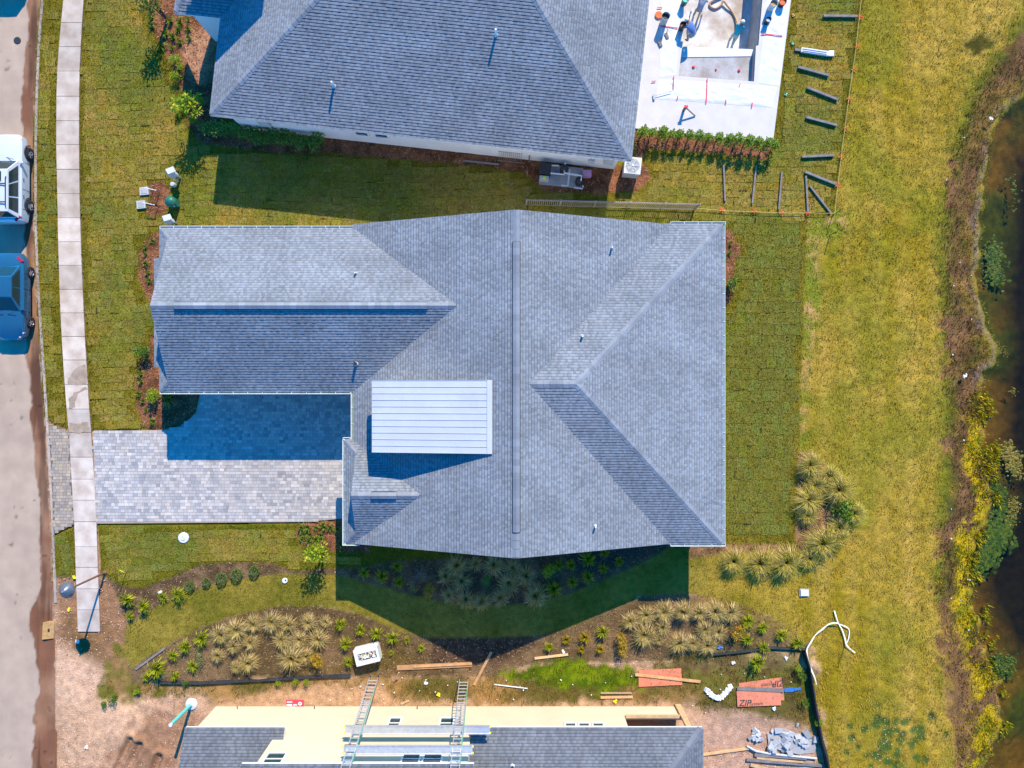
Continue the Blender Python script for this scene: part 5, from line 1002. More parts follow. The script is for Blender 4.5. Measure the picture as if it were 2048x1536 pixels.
# ------------------------------------------------------------ pool, deck and the men at work
D = lambda a, b: tuple(P(a, b, .1))[:2]
WE = [(1376, -330), (1366, 84), (1363, 104), (1357, 152)]; EE = [(1553, -330), (1517, 90), (1512, 92), (1508, 163)]
dk = MB()
for pl in ([(1296, -100), (1303, -330), (1376, -330), (1366, 84), (1363, 104), (1357, 152), (1266, 256)], [(1266, 256), (1357, 152), (1508, 163), (1546, 284)], [(1546, 284), (1508, 163), (1512, 92), (1517, 90), (1553, -330), (1624, -330)], [(1303, -330), (1306, -470), (1640, -470), (1624, -330), (1553, -330), (1376, -330)]):
    dk.prism([D(a, b) for a, b in pl][::-1] if False else [D(a, b) for a, b in pl], -.12, .10)
M['deck'] = mat('deck_concrete', (.55, .505, .48, 1), .8, .05, 1.6, 18, .002, 30)
deck = dk.build('pool_deck', M['deck'], kind='structure')
pool = empty('swimming_pool', 'unfinished plastered swimming pool basin with shallow ledge', 'pool')
M['plaster'] = mat('pool_plaster', (.66, .66, .66, 1), .8, .10, .8, 5, .004, 12, base2=(.36, .29, .23, 1))
M['ledge'] = mat('ledge_plaster', (.46, .46, .47, 1), .7, .12, .9, 8, .003, 20, base2=(.27, .235, .21, 1))
def wall_(m, a, b, z0, z1): m.face([(*D(*a), z0), (*D(*b), z0), (*D(*b), z1), (*D(*a), z1)])
m = MB(); m.face([(*D(*q), -1.85) for q in ((1376, -330), (1366, 84), (1517, 90), (1553, -330))]); m.build('basin_floor', M['plaster'], pool)
m = MB(); wall_(m, (1553, -330), (1517, 90), -1.85, .1); wall_(m, (1376, -330), (1553, -330), -1.85, .1); wall_(m, (1366, 84), (1376, -330), -1.85, .1); wall_(m, (1517, 90), (1512, 92), -.5, .1); m.build('basin_wall', M['concrete_g'], pool)
m = MB(); m.prism([D(1366, 84), D(1363, 106), D(1511, 104), D(1512, 92), D(1517, 90)], -1.9, -.39); m.build('bench', M['plastic_w'], pool)
m = MB(); m.prism([D(1363, 106), D(1357, 152), D(1508, 163), D(1511, 104)], -.8, -.42); lg = m.build('ledge', M['ledge'], pool)
for (a, b, rr) in ((1387, 134, .08), (1432, 139, .05), (1478, 141, .08)): m = MB(); m.lathe([(rr, -.44), (rr, -.38), (rr * .6, -.34), (0, -.34)], P(a, b, -.4) + Vector((0, 0, .4)), 12); m.build('plug', M['red'], lg)
m = MB(); wall_(m, (1512, 92), (1508, 163), -.5, .1); wall_(m, (1508, 163), (1357, 152), -.5, .1); wall_(m, (1357, 152), (1366, 84), -.5, .1); m.build('ledge_wall', M['concrete_g'], pool)
def sheet(pts, label, seed, nx=60, ny=26, amp=.05):
    a, b, c, d_ = [P(*q, .1) for q in pts]; X = np.linspace(0, 1, nx); Y = np.linspace(0, 1, ny); co = []
    U, V = np.meshgrid(X, Y); wx = (1 - V) * ((1 - U) * a.x + U * b.x) + V * ((1 - U) * d_.x + U * c.x); wy = (1 - V) * ((1 - U) * a.y + U * b.y) + V * ((1 - U) * d_.y + U * c.y)
    h = np.abs(vnoise(wx * .7 + wy * .9, wy * .5 - wx * .6, .55, seed, 3) - .5) * -amp * 2 + amp * .6 + .108; eg = np.clip(np.minimum(np.minimum(U, 1 - U), np.minimum(V, 1 - V)) * 8, 0, 1); h = .105 + np.maximum(h - .105, 0) * eg
    me = bpy.data.meshes.new('plastic_sheet'); i = np.arange(nx * ny).reshape(ny, nx); q = np.stack([i[:-1, :-1], i[:-1, 1:], i[1:, 1:], i[1:, :-1]], -1).reshape(-1, 4)
    me.from_pydata(np.stack([wx, wy, h], -1).reshape(-1, 3).tolist(), [], q.tolist()); me.materials.append(M['plastic_w']); me.polygons.foreach_set('use_smooth', np.ones(len(q), bool)); link('plastic_sheet', me, None, label, 'sheet')
sheet([(1318, 158), (1555, 174), (1543, 215), (1312, 198)], 'wrinkled white plastic sheet taped below the pool ledge', 71)
sheet([(1322, 0), (1362, 0), (1352, 150), (1318, 156)], 'wrinkled white plastic sheet taped between the pool and the shingle roof', 72, 24, 60)
sheet([(1536, 0), (1580, 0), (1558, 172), (1515, 166)], 'wrinkled white plastic sheet along the lawn side of the pool', 73, 24, 60)
for (a, b, c, e_) in ((1303, 164, 1311, 163), (1347, 153, 1346, 180), (1355, 193, 1354, 200), (1414, 158, 1412, 207), (1451, 200, 1451, 209), (1504, 206, 1503, 216), (1480, 168, 1478, 173), (1522, 68, 1564, 73), (1322, 53, 1355, 57), (1314, 16, 1324, 16)):
    m = MB(); m.beam(P(a, b, .1) + Vector((0, 0, .06)), P(c, e_, .1) + Vector((0, 0, .06)), .05, .012); m.build('tape_strip', M['red'], None, label='short strip of red tape holding down the white plastic', cat='tape', group='red tape strips')
def bucket(px, py, label, mt, inner, h=.38, r=.15, z=.1):
    o = empty('bucket', label, 'bucket', P(px, py, z)); m = MB(); m.lathe([(r * .82, .0), (r * .9, h * .5), (r, h), (r * .95, h), (r * .86, .05), (0, .05)], n=20); m.lathe([(0, .0), (r * .82, 0)], n=20); m.build('pail', M[mt], o, smooth=False)
    m = MB(); m.lathe([(0, h * .8), (r * .94, h * .8)], n=20); m.build('contents', M[inner], o); m = MB(); m.tube([(r * math.cos(t), .02 + .05 * math.sin(t), h + .12 * math.sin(t)) for t in [math.pi * k / 8 for k in range(9)]], .008, 5); m.build('handle', M['dark'], o); return o
bucket(1326, 46, 'tall grey drum on the plastic beside the orange lid', 'grey_p', 'dark', .75, .22); bucket(1362, 58, 'black bucket that the bending blue shirted man reaches into', 'dark', 'rust', .5, .17); bucket(1367, 8, 'teal bucket on the plastic at the pool edge', 'green_p', 'teal', .5, .18)
bucket(1540, 18, 'tall beige tub on the lawn side of the pool', 'plastic_w', 'cardboard', .65, .2); bucket(1561, 10, 'open orange filled bucket near the sod edge', 'dark', 'orange', .35, .2); bucket(1532, 46, 'dark small bucket with tools beside the pool wall', 'dark', 'grey_p', .4, .15)
m = MB(); m.lathe([(.2, .0), (.2, .04), (.17, .05), (0, .045)], n=22); m.build('orange_lid', M['orange'], None, label='round orange bucket lid lying beside the tall grey drum', cat='lid', loc=P(1317, 31, .1) + Vector((0, 0, .04)))
m = MB(); m.tube(smooth([P(a, b, z) for a, b, z in ((1470, -40, -1.78), (1452, -12, -1.78), (1432, -2, -1.75), (1421, 4, -1.75), (1420, 12, -1.78), (1430, 17, -1.78), (1442, 10, -1.75), (1447, 2, -1.68), (1455, 12, -1.72), (1466, 26, -1.78), (1474, 42, -1.7), (1477, 56, -1.45), (1474, 68, -1.0))]), .055, 8); m.build('hose', M['tan_hose'], None, smooth=True, label='thick tan hose looped in the pool basin', cat='hose')
r = empty('angle_brace', 'leaning wooden T brace standing on bare deck concrete', 'brace', P(1367, 222, .1)); m = MB(); m.beam((0, .02, 0), (0, .02, .55), .12, .1, (0, 1, 0)); m.build('upright', M['woodgrey'], r); m = MB(); m.beam((.02, 0, .45), (.62, -.28, .03), .05, .06); m.build('arm', M['woodgrey'], r); m = MB(); m.box((0, .02, .57), (.2, .12, .05)); m.build('pad', M['red'], r)
r = empty('squeegee', 'long handled grey squeegee lying on the white plastic', 'tool'); m = MB(); m.tube([P(1308, 193, .1) + Vector((0, 0, .09)), P(1342, 184, .1) + Vector((0, 0, .12))], .018, 6); m.build('handle', M['grey_p'], r); m = MB(); m.beam(P(1307, 189, .1) + Vector((0, 0, .08)), P(1308, 200, .1) + Vector((0, 0, .08)), .1, .05); m.build('head', M['grey_p'], r)
for (a, b, lb) in ((1333, 72, 'small brown trowel on the plastic below the black bucket'), (1320, 88, 'small purple grey tool on the plastic near the roof edge')): m = MB(); m.box((0, 0, .05), (.16, .3, .04), Matrix.Rotation(.4, 3, 'Z')); m.beam((0, .1, .08), (.05, .35, .1), .035, .035); m.build('trowel', M['woodgrey'], None, label=lb, cat='tool', loc=P(a, b, .12))

M['cloth'] = mat('cloth', (1, 1, 1, 1), .85, .12, 6, 40, tint=True, spec=.1, world=False)
def person(label, loc, rz, J, shirt, pants, skin, hat, hatmt='white'):
    root = empty('person', label, 'person', loc, rz); names = list(J); bm = bmesh.new(); lay = bm.verts.layers.skin.verify(); V = {}
    for n_ in names: V[n_] = bm.verts.new(J[n_][0]); V[n_][lay].radius = (J[n_][1],) * 2
    V['pelvis'][lay].use_root = True
    E = [('pelvis', 'waist'), ('waist', 'chest'), ('chest', 'neck'), ('neck', 'chin'), ('chin', 'crown')]
    for s in 'lr': E += [('pelvis', 'hip' + s), ('hip' + s, 'knee' + s), ('knee' + s, 'ankle' + s), ('ankle' + s, 'toe' + s), ('chest', 'sho' + s), ('sho' + s, 'elb' + s), ('elb' + s, 'wri' + s), ('wri' + s, 'palm' + s)]
    for a, b in E: bm.edges.new((V[a], V[b]))
    me = bpy.data.meshes.new('b'); bm.to_mesh(me); bm.free(); o = bpy.data.objects.new('tmp', me); COL.objects.link(o); o.modifiers.new('s', 'SKIN'); ss = o.modifiers.new('u', 'SUBSURF'); ss.levels = 2; ss.render_levels = 2
    dg = bpy.context.evaluated_depsgraph_get(); ev = bpy.data.meshes.new_from_object(o.evaluated_get(dg)); bpy.data.objects.remove(o)
    m = MB(); vs = [v.co.copy() for v in ev.vertices]
    def colr(p):
        best = None
        for a, b in E:
            A = Vector(J[a][0]); B = Vector(J[b][0]); t = max(0, min(1, (p - A).dot(B - A) / max((B - A).length_squared, 1e-6))); d_ = (p - A - (B - A) * t).length
            if best is None or d_ < best[0]: best = (d_, a, b, t)
        a, b = best[1], best[2]
        if a in ('neck', 'chin') or a.startswith('wri') or (a.startswith('elb')): return skin
        if a.startswith('ankle'): return (.05, .04, .035)
        if a.startswith(('hip', 'knee')) or a == 'pelvis' and b != 'waist': return pants
        return shirt
    m.v = [tuple(v) for v in vs]
    for f in ev.polygons:
        m.f.append(tuple(f.vertices)); m.c.append(colr(sum((vs[i] for i in f.vertices), Vector()) / len(f.vertices))); m.m.append(0)
    for s in 'lr':          # five fingers on each hand
        w_ = Vector(J['wri' + s][0]); p_ = Vector(J['palm' + s][0]); d_ = (p_ - w_).normalized(); sd = d_.cross(Vector((0, 0, 1))).normalized(); cu = sd.cross(d_)
        for k, (off, ln) in enumerate(((-.033, .07), (-.011, .082), (.011, .078), (.033, .06))):
            b0 = p_ + sd * off; m.tube([b0 - d_ * .02, b0 + d_ * ln * .5 + cu * -.01, b0 + d_ * ln * .9 + cu * -.04], [.010, .009, .007], 6, tint=skin)
        sg = 1 if s == 'l' else -1; m.tube([w_ + d_ * .03 + sd * .03 * sg, p_ + sd * .06 * sg, p_ + sd * .065 * sg + d_ * .03], [.011, .010, .008], 6, tint=skin)
    c_ = Vector(J['chin'][0]); k_ = Vector(J['crown'][0]); upv = (k_ - c_).normalized(); fw = Vector((0, 1, 0)); fw = (fw - upv * fw.dot(upv)).normalized(); mid = c_.lerp(k_, .4); sdv = fw.cross(upv)
    m.tube([mid + fw * .09 + upv * .02, mid + fw * .13 - upv * .02], [.012, .018], 6, tint=skin); m.box(mid + fw * .102 - upv * .06, (.05, .01, .012), None, (.3, .09, .07))
    for s in (-1, 1): m.box(mid + fw * .098 + sdv * .035 * s + upv * .035, (.02, .015, .012), None, (.02, .02, .02)); m.tube([mid + sdv * .09 * s - upv * .03, mid + sdv * .105 * s + upv * .03], [.012, .02], 6, tint=skin)
    m.build('body', M['cloth'], root, smooth=True)
    h = MB(); rot = Matrix((sdv, fw, upv)).transposed(); i0 = len(h.v); h.lathe([(.118, 0), (.118, .05), (.095, .10), (.05, .13), (0, .135)], n=14); h.prism([(-.09, .08), (.09, .08), (.08, .2), (0, .225), (-.08, .2)], -.01, .008)
    base = c_.lerp(k_, .62); h.v = [tuple(base + rot @ Vector(q)) for q in h.v]; h.build('cap', hat, root, smooth=True)
    return root
def pose(lean, reach, kb=.1, spread=.13):
    c = math.cos(lean); s = math.sin(lean); pz = .90 - kb * .6; pt = lambda u: (0, u * s - .12 * s, pz + u * c); J = {'pelvis': ((0, -.12 * s, pz), .15), 'waist': (pt(.22), .14), 'chest': (pt(.45), .16), 'neck': (pt(.60), .065), 'chin': (pt(.68), .085), 'crown': (pt(.83), .08)}
    for sd, n_ in ((-1, 'l'), (1, 'r')):
        hx = sd * .09; J['hip' + n_] = ((hx, -.12 * s, pz - .06), .11); J['knee' + n_] = ((sd * spread, kb, .47), .075); J['ankle' + n_] = ((sd * spread, -.06, .09), .05); J['toe' + n_] = ((sd * (spread + .03), .13, .04), .04)
        q = pt(.52); J['sho' + n_] = ((sd * .19, q[1], q[2]), .075); r_ = Vector(reach[0 if sd < 0 else 1]); sh_ = Vector(J['sho' + n_][0]); mid = sh_.lerp(r_, .5) + Vector((sd * .06, 0, -.05)); J['elb' + n_] = (tuple(mid), .05); J['wri' + n_] = (tuple(r_), .034); J['palm' + n_] = (tuple(r_ + (r_ - mid).normalized() * .09), .036)
    return J
skin = (.28, .15, .09)
person('person in blue shirt and white cap bending to reach into the black bucket', P(1377, 83, -.39) + Vector((0, .12, 0)), .75, pose(1.05, ((-.1, .72, .52), (.12, .70, .55))), (.16, .22, .42), (.40, .38, .35), skin, M['white'])
person('person in grey clothes bending with both arms out inside the pool', P(1392, 32, -1.85), -.3, pose(1.0, ((-.35, .6, .5), (.3, .65, .55))), (.42, .42, .45), (.40, .38, .36), skin, M['grey_p'])
person('person in teal shirt and white cap holding the thick hose in the pool', P(1463, 83, -1.85), -.4, pose(.55, ((-.05, .5, .85), (.2, .48, .9)), .06), (.03, .34, .42), (.25, .40, .46), skin, M['white'])

# ------------------------------------------------------------ pool machinery and air conditioner by the white wall
r = empty('air_conditioner', 'square beige outdoor air conditioner under the roof corner', 'air conditioner', P(1258, 345) + Vector((.05, .1, 0)), -.108)
m = MB(); m.box((0, 0, .46), (.82, .82, .84)); m.build('casing', M['grey_p'], r); m = MB()
m.prism([(-.44, -.44), (.44, -.44), (.44, .44), (-.44, .44)], .88, .92); m.build('top_panel', M['plastic_w'], r); m = MB(); m.lathe([(0, .93), (.36, .93)], n=28); m.build('fan_well', M['concrete_g'], r)
for k in range(5):
    a = k * 1.2566; m = MB(); d = Vector((math.cos(a), math.sin(a), 0)); s_ = Vector((-d.y, d.x, 0)); m.face([d * .06 - s_ * .04 + Vector((0, 0, .945)), d * .33 - s_ * .1 + Vector((0, 0, .94)), d * .33 + s_ * .1 + Vector((0, 0, .965)), d * .06 + s_ * .04 + Vector((0, 0, .95))]); m.build('fan_blade', M['grey_p'], r)
m = MB(); m.lathe([(0, .99), (.07, .98), (.07, .935)], n=12); m.build('fan_hub', M['plastic_w'], r); m = MB()
for rr in (.14, .22, .3, .37): m.tube([(rr * math.cos(t), rr * math.sin(t), .985) for t in [6.283 * k / 24 for k in range(25)]], .006, 4, False)
for k in range(6): a = k * 1.047; m.beam((.06 * math.cos(a), .06 * math.sin(a), .985), (.38 * math.cos(a), .38 * math.sin(a), .985), .012, .012)
m.build('fan_guard', M['plastic_w'], r)
r = empty('pool_equipment', 'pool pump and filter set with white pipes on a grey pad', 'pool equipment', P(1122, 353), -.108)
m = MB(); m.box((0, 0, .03), (2.3, 1.1, .1)); m.build('pad', M['concrete_g'], r)
m = MB(); m.box((-.9, .1, .45), (.62, .55, .75)); m.build('heater', M['dark'], r); m = MB(); m.box((-.9, -.35, .4), (.5, .2, .5)); m.build('control_panel', M['grey_p'], r); m = MB(); m.box((-.9, -.36, .66), (.18, .16, .02)); m.build('warning_label', M['yellow'], r)
for x, y, h_ in ((.1, .25, .9), (.98, -.25, .7)): m = MB(); m.lathe([(.2, .06), (.22, .15), (.22, h_ - .15), (.14, h_ - .03), (0, h_)], (x, y, 0), 18); m.build('filter_tank', M['dark'], r, smooth=True)
for pts in (((-.6, -.12, .8), (.12, -.12, .8), (.12, .5, .8)), ((.12, -.05, .85), (1.05, -.1, .85), (1.05, -.35, .6)), ((.4, .3, .5), (.4, -.6, .5), (.05, -.62, .5)), ((.75, -.6, .3), (1.2, -.62, .3), (1.22, -.45, .3)), ((-.62, .35, .6), (-.2, .38, .6))): m = MB(); m.tube([Vector(q) for q in pts], .045, 8); m.build('pipe', M['plastic_w'], r)
m = MB(); m.box((-.28, .1, .2), (.2, .22, .3)); m.build('valve', M['blue_p'], r)
m = MB(); m.box((0, 0, .18), (.46, .36, .34)); m.build('chlorine_tub', M['pinkp'], None, label='mauve plastic tub beside the pool equipment', cat='tub', loc=P(1173, 350))

# ------------------------------------------------------------ building plot: ladders, planks, boards and rubbish
def ladder(x0, y0, x1, y1, z1, label, w_=.46):
    r = empty('ladder', label, 'ladder', None or (0, 0, 0), 0, None); A = Vector((x0, y0, 0)); B = Vector((x1, y1, z1)); d = B - A; L = d.length; u = d.normalized(); s = Vector((1, 0, 0)); n_ = s.cross(u) * -1
    for k in (-1, 1): m = MB(); m.beam(A + s * k * w_ / 2, A + u * L * .62 + s * k * w_ / 2, .03, .08, n_); m.build('rail', M['alu'], r)
    for k in (-1, 1): m = MB(); m.beam(A + u * L * .3 + s * k * (w_ / 2 - .04) + n_ * .09, B + s * k * (w_ / 2 - .04) + n_ * .09, .03, .08, n_); m.build('fly_rail', M['alu'], r)
    pm_ = MB(); pm_.beam((-w_ / 2, 0, 0), (w_ / 2, 0, 0), .035, .035); me = pm_.mesh('rung', M['alu']); nn = int(L * .62 / .305)
    for k in range(1, nn): link('rung', me, r, loc=A + u * k * .305)
    for k in range(int(L * .3 / .305) + 1, int(L / .305)): link('rung', me, r, loc=A + u * k * .305 + n_ * .09)
    m = MB(); m.tube([A + u * 1.2 + s * w_ * .5 + n_ * .12, A + u * L * .6 + s * w_ * .52 + n_ * .14, A + u * L * .9 + s * w_ * .5 + n_ * .12], .015, 5); m.build('rope', mat('green_rope', (.03, .35, .16, 1), .8), r)
    for k in (-1, 1): m = MB(); m.box(A + s * k * w_ / 2 + Vector((0, 0, .03)), (.07, .14, .06)); m.build('foot', M['dark'], r)
ladder(-7.46, -15.85, -7.30, -17.02, 7.6, 'aluminium extension ladder leaning on the cream wall beside the white box'); ladder(-2.60, -15.95, -2.5, -17.02, 7.6, 'aluminium extension ladder leaning on the cream wall next to the single storey roof')
for (xa, xb, y, z, lb) in ((-8.02, -1.06, -16.62, 4.22, 'lower aluminium scaffold plank spanning the two ladders'), (-7.68, -1.8, -16.68, 5.95, 'upper aluminium scaffold plank spanning the two ladders')):
    r = empty('scaffold_plank', lb, 'plank'); m = MB(); m.box(((xa + xb) / 2, y, z), (xb - xa, .34, .03)); m.build('platform', M['alu'], r)
    for s in (-1, 1): m = MB(); m.box(((xa + xb) / 2, y + s * .185, z - .02), (xb - xa, .028, .12)); m.build('side_rail', M['alu'], r)
    for x in (xa, xb):
        for s in (-1, 1): m = MB(); m.box((x, y + s * .15, z - .01), (.1, .06, .08)); m.build('end_hook', M['yellow'], r)
    for x in (-7.38, -2.55): m = MB(); m.box((x, y, z - .05), (.5, .42, .05)); m.box((x, y - .1, z - .14), (.06, .3, .14)); m.build('ladder_jack', M['dark'], r)
def board(a, b, c, e_, w_, h_, label, mt='wood', z=0.0, t=(1, 1, 1), nm='board', group=None, z2=None):
    A = P(a, b) + Vector((0, 0, z + h_ / 2)); B = P(c, e_) + Vector((0, 0, (z if z2 is None else z2) + h_ / 2)); m = MB(); m.beam(A, B, w_, h_, tint=t); return m.build(nm, M[mt], None, label=label, cat='board', group=group)
board(794, 1335, 944, 1328, .26, .05, 'wide dark brown board lying in the soil under the thinner one', t=(.75, .62, .55), z=.02); board(828, 1332, 944, 1326, .10, .05, 'thin pale stud lying on the wide brown board', z=.075, t=(.95, .85, .75))
board(948, 1369, 983, 1303, .14, .05, 'weathered stud lying aslant from the soil shade to the weeds', z=.03, t=(.8, .75, .7)); board(1069, 1316, 1136, 1308, .12, .05, 'pale short board near the golden plants', z=.03, t=(1.25, 1.25, 1.2))
board(989, 1368, 1055, 1376, .05, .03, 'thin white lath lying in the dry weeds', 'white', z=.04); board(1201, 1385, 1263, 1385, .09, .05, 'grey stud of the pair before the cream wall', z=.03, t=(.7, .75, .8)); board(1201, 1394, 1265, 1393, .12, .05, 'fresh tan stud of the pair before the cream wall', z=.03, t=(1.1, .95, .85))
board(272, 1338, 330, 1296, .12, .04, 'fallen grey board at the end of the soil strip', 'woodgrey', z=.03); board(1405, 1508, 1500, 1495, .13, .06, 'pale stud from the shingle roof corner to the rubble', z=.03, t=(1.15, 1.1, 1.0))
board(788, 1362, 801, 1337, .06, .06, 'short stake leaning in the soil near the ladder foot', z=.02, z2=.5); board(802, 1407, 818, 1400, .1, .05, 'small tan wood offcut in the sand', z=.02); board(240, 1140, 252, 1146, .03, .03, 'short yellow survey stake at the lawn corner', 'yellow', z=.02)
bp_ = [(1508, 1508, 1612, 1515, .16, 'woodgrey', 'grey pipe length by the rubble pile'), (1492, 1518, 1645, 1530, .14, 'woodgrey', 'long grey pipe by the rubble pile'), (1512, 1514, 1605, 1524, .1, 'wood', 'tan stud between the grey pipes')]
for (a, b, c, e_, w_, mt, lb) in bp_: board(a, b, c, e_, w_, .08, lb, mt, z=.03)
board(1500, 1528, 1560, 1545, .16, .06, 'tan plank lying below the grey pipes', z=.04)
m = MB(); m.tube([P(a, b) + Vector((0, 0, .1)) for a, b in ((1492, 1490), (1510, 1500), (1535, 1505), (1570, 1509), (1632, 1515))], .06, 8); m.build('pipe', M['grey_p'], None, label='bent grey conduit lying along the rubble', cat='pipe')
# orange sheathing panels with their printed name
def panel(corners, z, label, lines):
    w_ = [P(a, b) for a, b in corners]; m = MB(); m.prism([(q.x, q.y) for q in w_], z, z + .02); r = m.build('sheathing_panel', M['pink'], None, label=label, cat='panel')
    for (txt, px, py, size, ang, shear) in lines:
        cu = bpy.data.curves.new('t', 'FONT'); cu.body = txt; cu.size = size; cu.align_x = 'CENTER'; cu.align_y = 'CENTER'; cu.shear = shear; cu.offset = .008 if size > .3 else .002; cu.extrude = .0
        to = bpy.data.objects.new('tmp', cu); COL.objects.link(to); dg = bpy.context.evaluated_depsgraph_get(); me = bpy.data.meshes.new_from_object(to.evaluated_get(dg)); bpy.data.objects.remove(to); me.materials.clear(); me.materials.append(M['ink'])
        link('lettering', me, r, loc=P(px, py) + Vector((0, 0, z + .024)), rot=(0, 0, ang))
panel([(1478, 1383), (1477, 1366), (1562, 1354), (1566, 1398), (1480, 1404)][::-1][:4] if False else [(1478, 1400), (1568, 1400), (1562, 1354), (1477, 1366)], .03, 'orange sheathing panel under another, its printed name upside down', [('ZIP', 1557, 1366, .46, math.pi + .12, .25), ('System', 1535, 1369, .26, math.pi + .12, .2), ('PANEL', 1510, 1370, .10, math.pi + .1, 0)][:2])
panel([(1474, 1412), (1561, 1409), (1559, 1376), (1472, 1381)], .075, 'orange sheathing panel on top with its printed name upright', [('ZIP', 1488, 1405, .46, .03, .25), ('System', 1511, 1406, .26, .03, .2)])
panel([(1277, 1373), (1364, 1369), (1362, 1336), (1277, 1340)], .03, 'plain orange sheathing panel under the crossing stud', [])
board(1270, 1348, 1400, 1362, .14, .05, 'long tan stud lying across the plain orange panel', z=.06, t=(1.1, .95, .8))
board(1473, 1375, 1566, 1379, .2, .02, 'dark grey metal flashing strip across the orange panels', 'woodgrey', z=.11); 
blob('tarp', [(1566, 1378), (1600, 1373), (1602, 1379), (1570, 1384)], .06, M['blue_p'], .03, None, th=.05, label='crumpled blue tarp strip beside the orange panels', cat='tarp')
r = empty('sign_board', 'red advertising sign lying on sand before the cream wall', 'sign', P(590, 1407), .02); m = MB(); m.box((0, 0, .02), (.98, .40, .015)); m.build('board', M['red'], r)
for (x, y, w_, h_) in ((-.28, .1, .3, .05), (-.3, -.06, .3, .09), (.02, -.06, .22, .07), (-.2, -.15, .4, .02)): m = MB(); m.box((x, y, .031), (w_, h_, .004)); m.build('print', M['white'], r)
m = MB(); m.lathe([(.04, .03), (.1, .032), (.1, .03)], (.28, 0, 0), 12); m.build('emblem', M['white'], r)
# white open box with rubble
r = empty('rubbish_box', 'open white box full of rubbish standing in the soil strip', 'box', P(738, 1303), .24); L_, B_, hh = 1.28, .82, .62
for (x, y, a, b) in ((0, -B_ / 2, L_, .03), (0, B_ / 2, L_, .03), (-L_ / 2, 0, .03, B_ - .03), (L_ / 2, 0, .03, B_ - .03)): m = MB(); m.box((x, y, hh / 2), (a, b, hh)); m.build('side', M['plastic_w'], r)
m = MB()
for (x, y, a, b) in ((0, -B_ / 2 + .1, L_, .24), (0, B_ / 2 - .1, L_, .24), (-L_ / 2 + .09, 0, .18, B_ - .44), (L_ / 2 - .05, 0, .12, B_ - .44)): m.box((x, y, hh + .012), (a, b, .02))
m.box((L_ / 2 - .04, B_ / 2 + .05, hh + .03), (.2, .22, .02), Matrix.Rotation(.7, 3, 'Z')); m.build('flap', M['plastic_w'], r)
m = MB(); m.box((0, 0, hh - .12), (L_ - .06, B_ - .06, .02), None, (.5, .5, .5)); rg = random.Random(3)
for k in range(60): m.box((rg.uniform(-.45, .5), rg.uniform(-.14, .14), hh - .09 + rg.uniform(0, .08)), (rg.uniform(.04, .14), rg.uniform(.03, .1), .04), Euler((rg.uniform(-.5, .5), rg.uniform(-.5, .5), rg.uniform(0, 3))).to_matrix(), rg.choice(((.75, .75, .74), (.6, .5, .35), (.1, .1, .12), (.5, .3, .15), (.4, .4, .42), (.7, .6, .3))))
m.build('rubbish', M['chip'], r)
# silt fence and barrier tape
def ribbon(name, pts, h_, mt, label, cat, z0=0.0, lean=.25, parent=None):
    m = MB(); w_ = [P(*q) for q in pts]
    for a, b in zip(w_, w_[1:]):
        s = (b - a).cross(Vector((0, 0, 1))).normalized() * lean * h_; m.face([a + Vector((0, 0, z0)), b + Vector((0, 0, z0)), b + s + Vector((0, 0, z0 + h_)), a + s + Vector((0, 0, z0 + h_))]); m.face([a + s + Vector((0, 0, z0 + h_)), b + s + Vector((0, 0, z0 + h_)), b + s * 1.06 + Vector((0, 0, z0 - .01)), a + s * 1.06 + Vector((0, 0, z0 - .01))])
    return m.build(name, M[mt], None, label=label, cat=cat)
ribbon('silt_fence', [(1612, 1296), (1622, 1330), (1628, 1370), (1634, 1410), (1640, 1440), (1646, 1475), (1656, 1510), (1662, 1545)], .5, 'black', 'black fabric silt fence sagging along the meadow edge', 'silt fence', 0, .5)
ribbon('silt_fence', [(322, 1361), (400, 1362), (480, 1358), (560, 1354), (610, 1350), (640, 1349), (702, 1347)], .16, 'black', 'low black silt fence strip along the planted soil strip', 'silt fence', 0, .8)
ribbon('silt_fence', [(1420, 1306), (1480, 1300), (1540, 1292), (1612, 1295)], .15, 'black', 'low black silt fence strip below the bed corner plants', 'silt fence', 0, .7)
M['tape_w'] = mat('pale_tape', (.78, .77, .58, 1), .6, .06)
def flat_tape(pts, w_, label, z=.1):
    m = MB(); q = [P(a, b) + Vector((0, 0, z + .04 * (k % 2))) for k, (a, b) in enumerate(pts)]
    q = smooth(q)
    for a, b in zip(q, q[1:]): m.beam(a, b + (b - a) * .15, w_ * (.45 + .4 * abs(math.sin(a.x * 5))), .012)
    m.build('barrier_tape', M['tape_w'], None, label=label, cat='tape')
flat_tape([(1667, 1220), (1671, 1235), (1676, 1247), (1682, 1258), (1688, 1275), (1692, 1290), (1708, 1304)], .09, 'pale barrier tape strand lying knotted on the meadow'); flat_tape([(1676, 1247), (1668, 1243), (1655, 1246), (1642, 1255), (1628, 1268), (1618, 1282), (1611, 1297), (1612, 1312), (1618, 1332), (1626, 1352), (1630, 1366)], .10, 'pale barrier tape looping from the silt fence corner', .18); flat_tape([(1676, 1247), (1690, 1252), (1697, 1260), (1695, 1275), (1690, 1288)], .08, 'pale barrier tape loop lying on the meadow', .08)
m = MB(); m.tube([(0, 0, -.1), (0, 0, .95)], .018, 6); m.build('stake', M['dark'], None, label='thin stake among the barrier tape on the meadow', cat='stake', loc=P(1688, 1294)); 
m = MB(); m.tube([(0, 0, -.1), (0, 0, .95)], .018, 6); m.build('stake', M['dark'], None, label='thin stake at the large arching grasses', cat='stake', loc=P(1676, 1082)); m = MB(); m.tube([(0, 0, -.1), (0, 0, .9)], .018, 6); m.build('stake', M['dark'], None, label='thin stake with yellow ribbon at the lawn corner', cat='stake', loc=P(253, 1143))
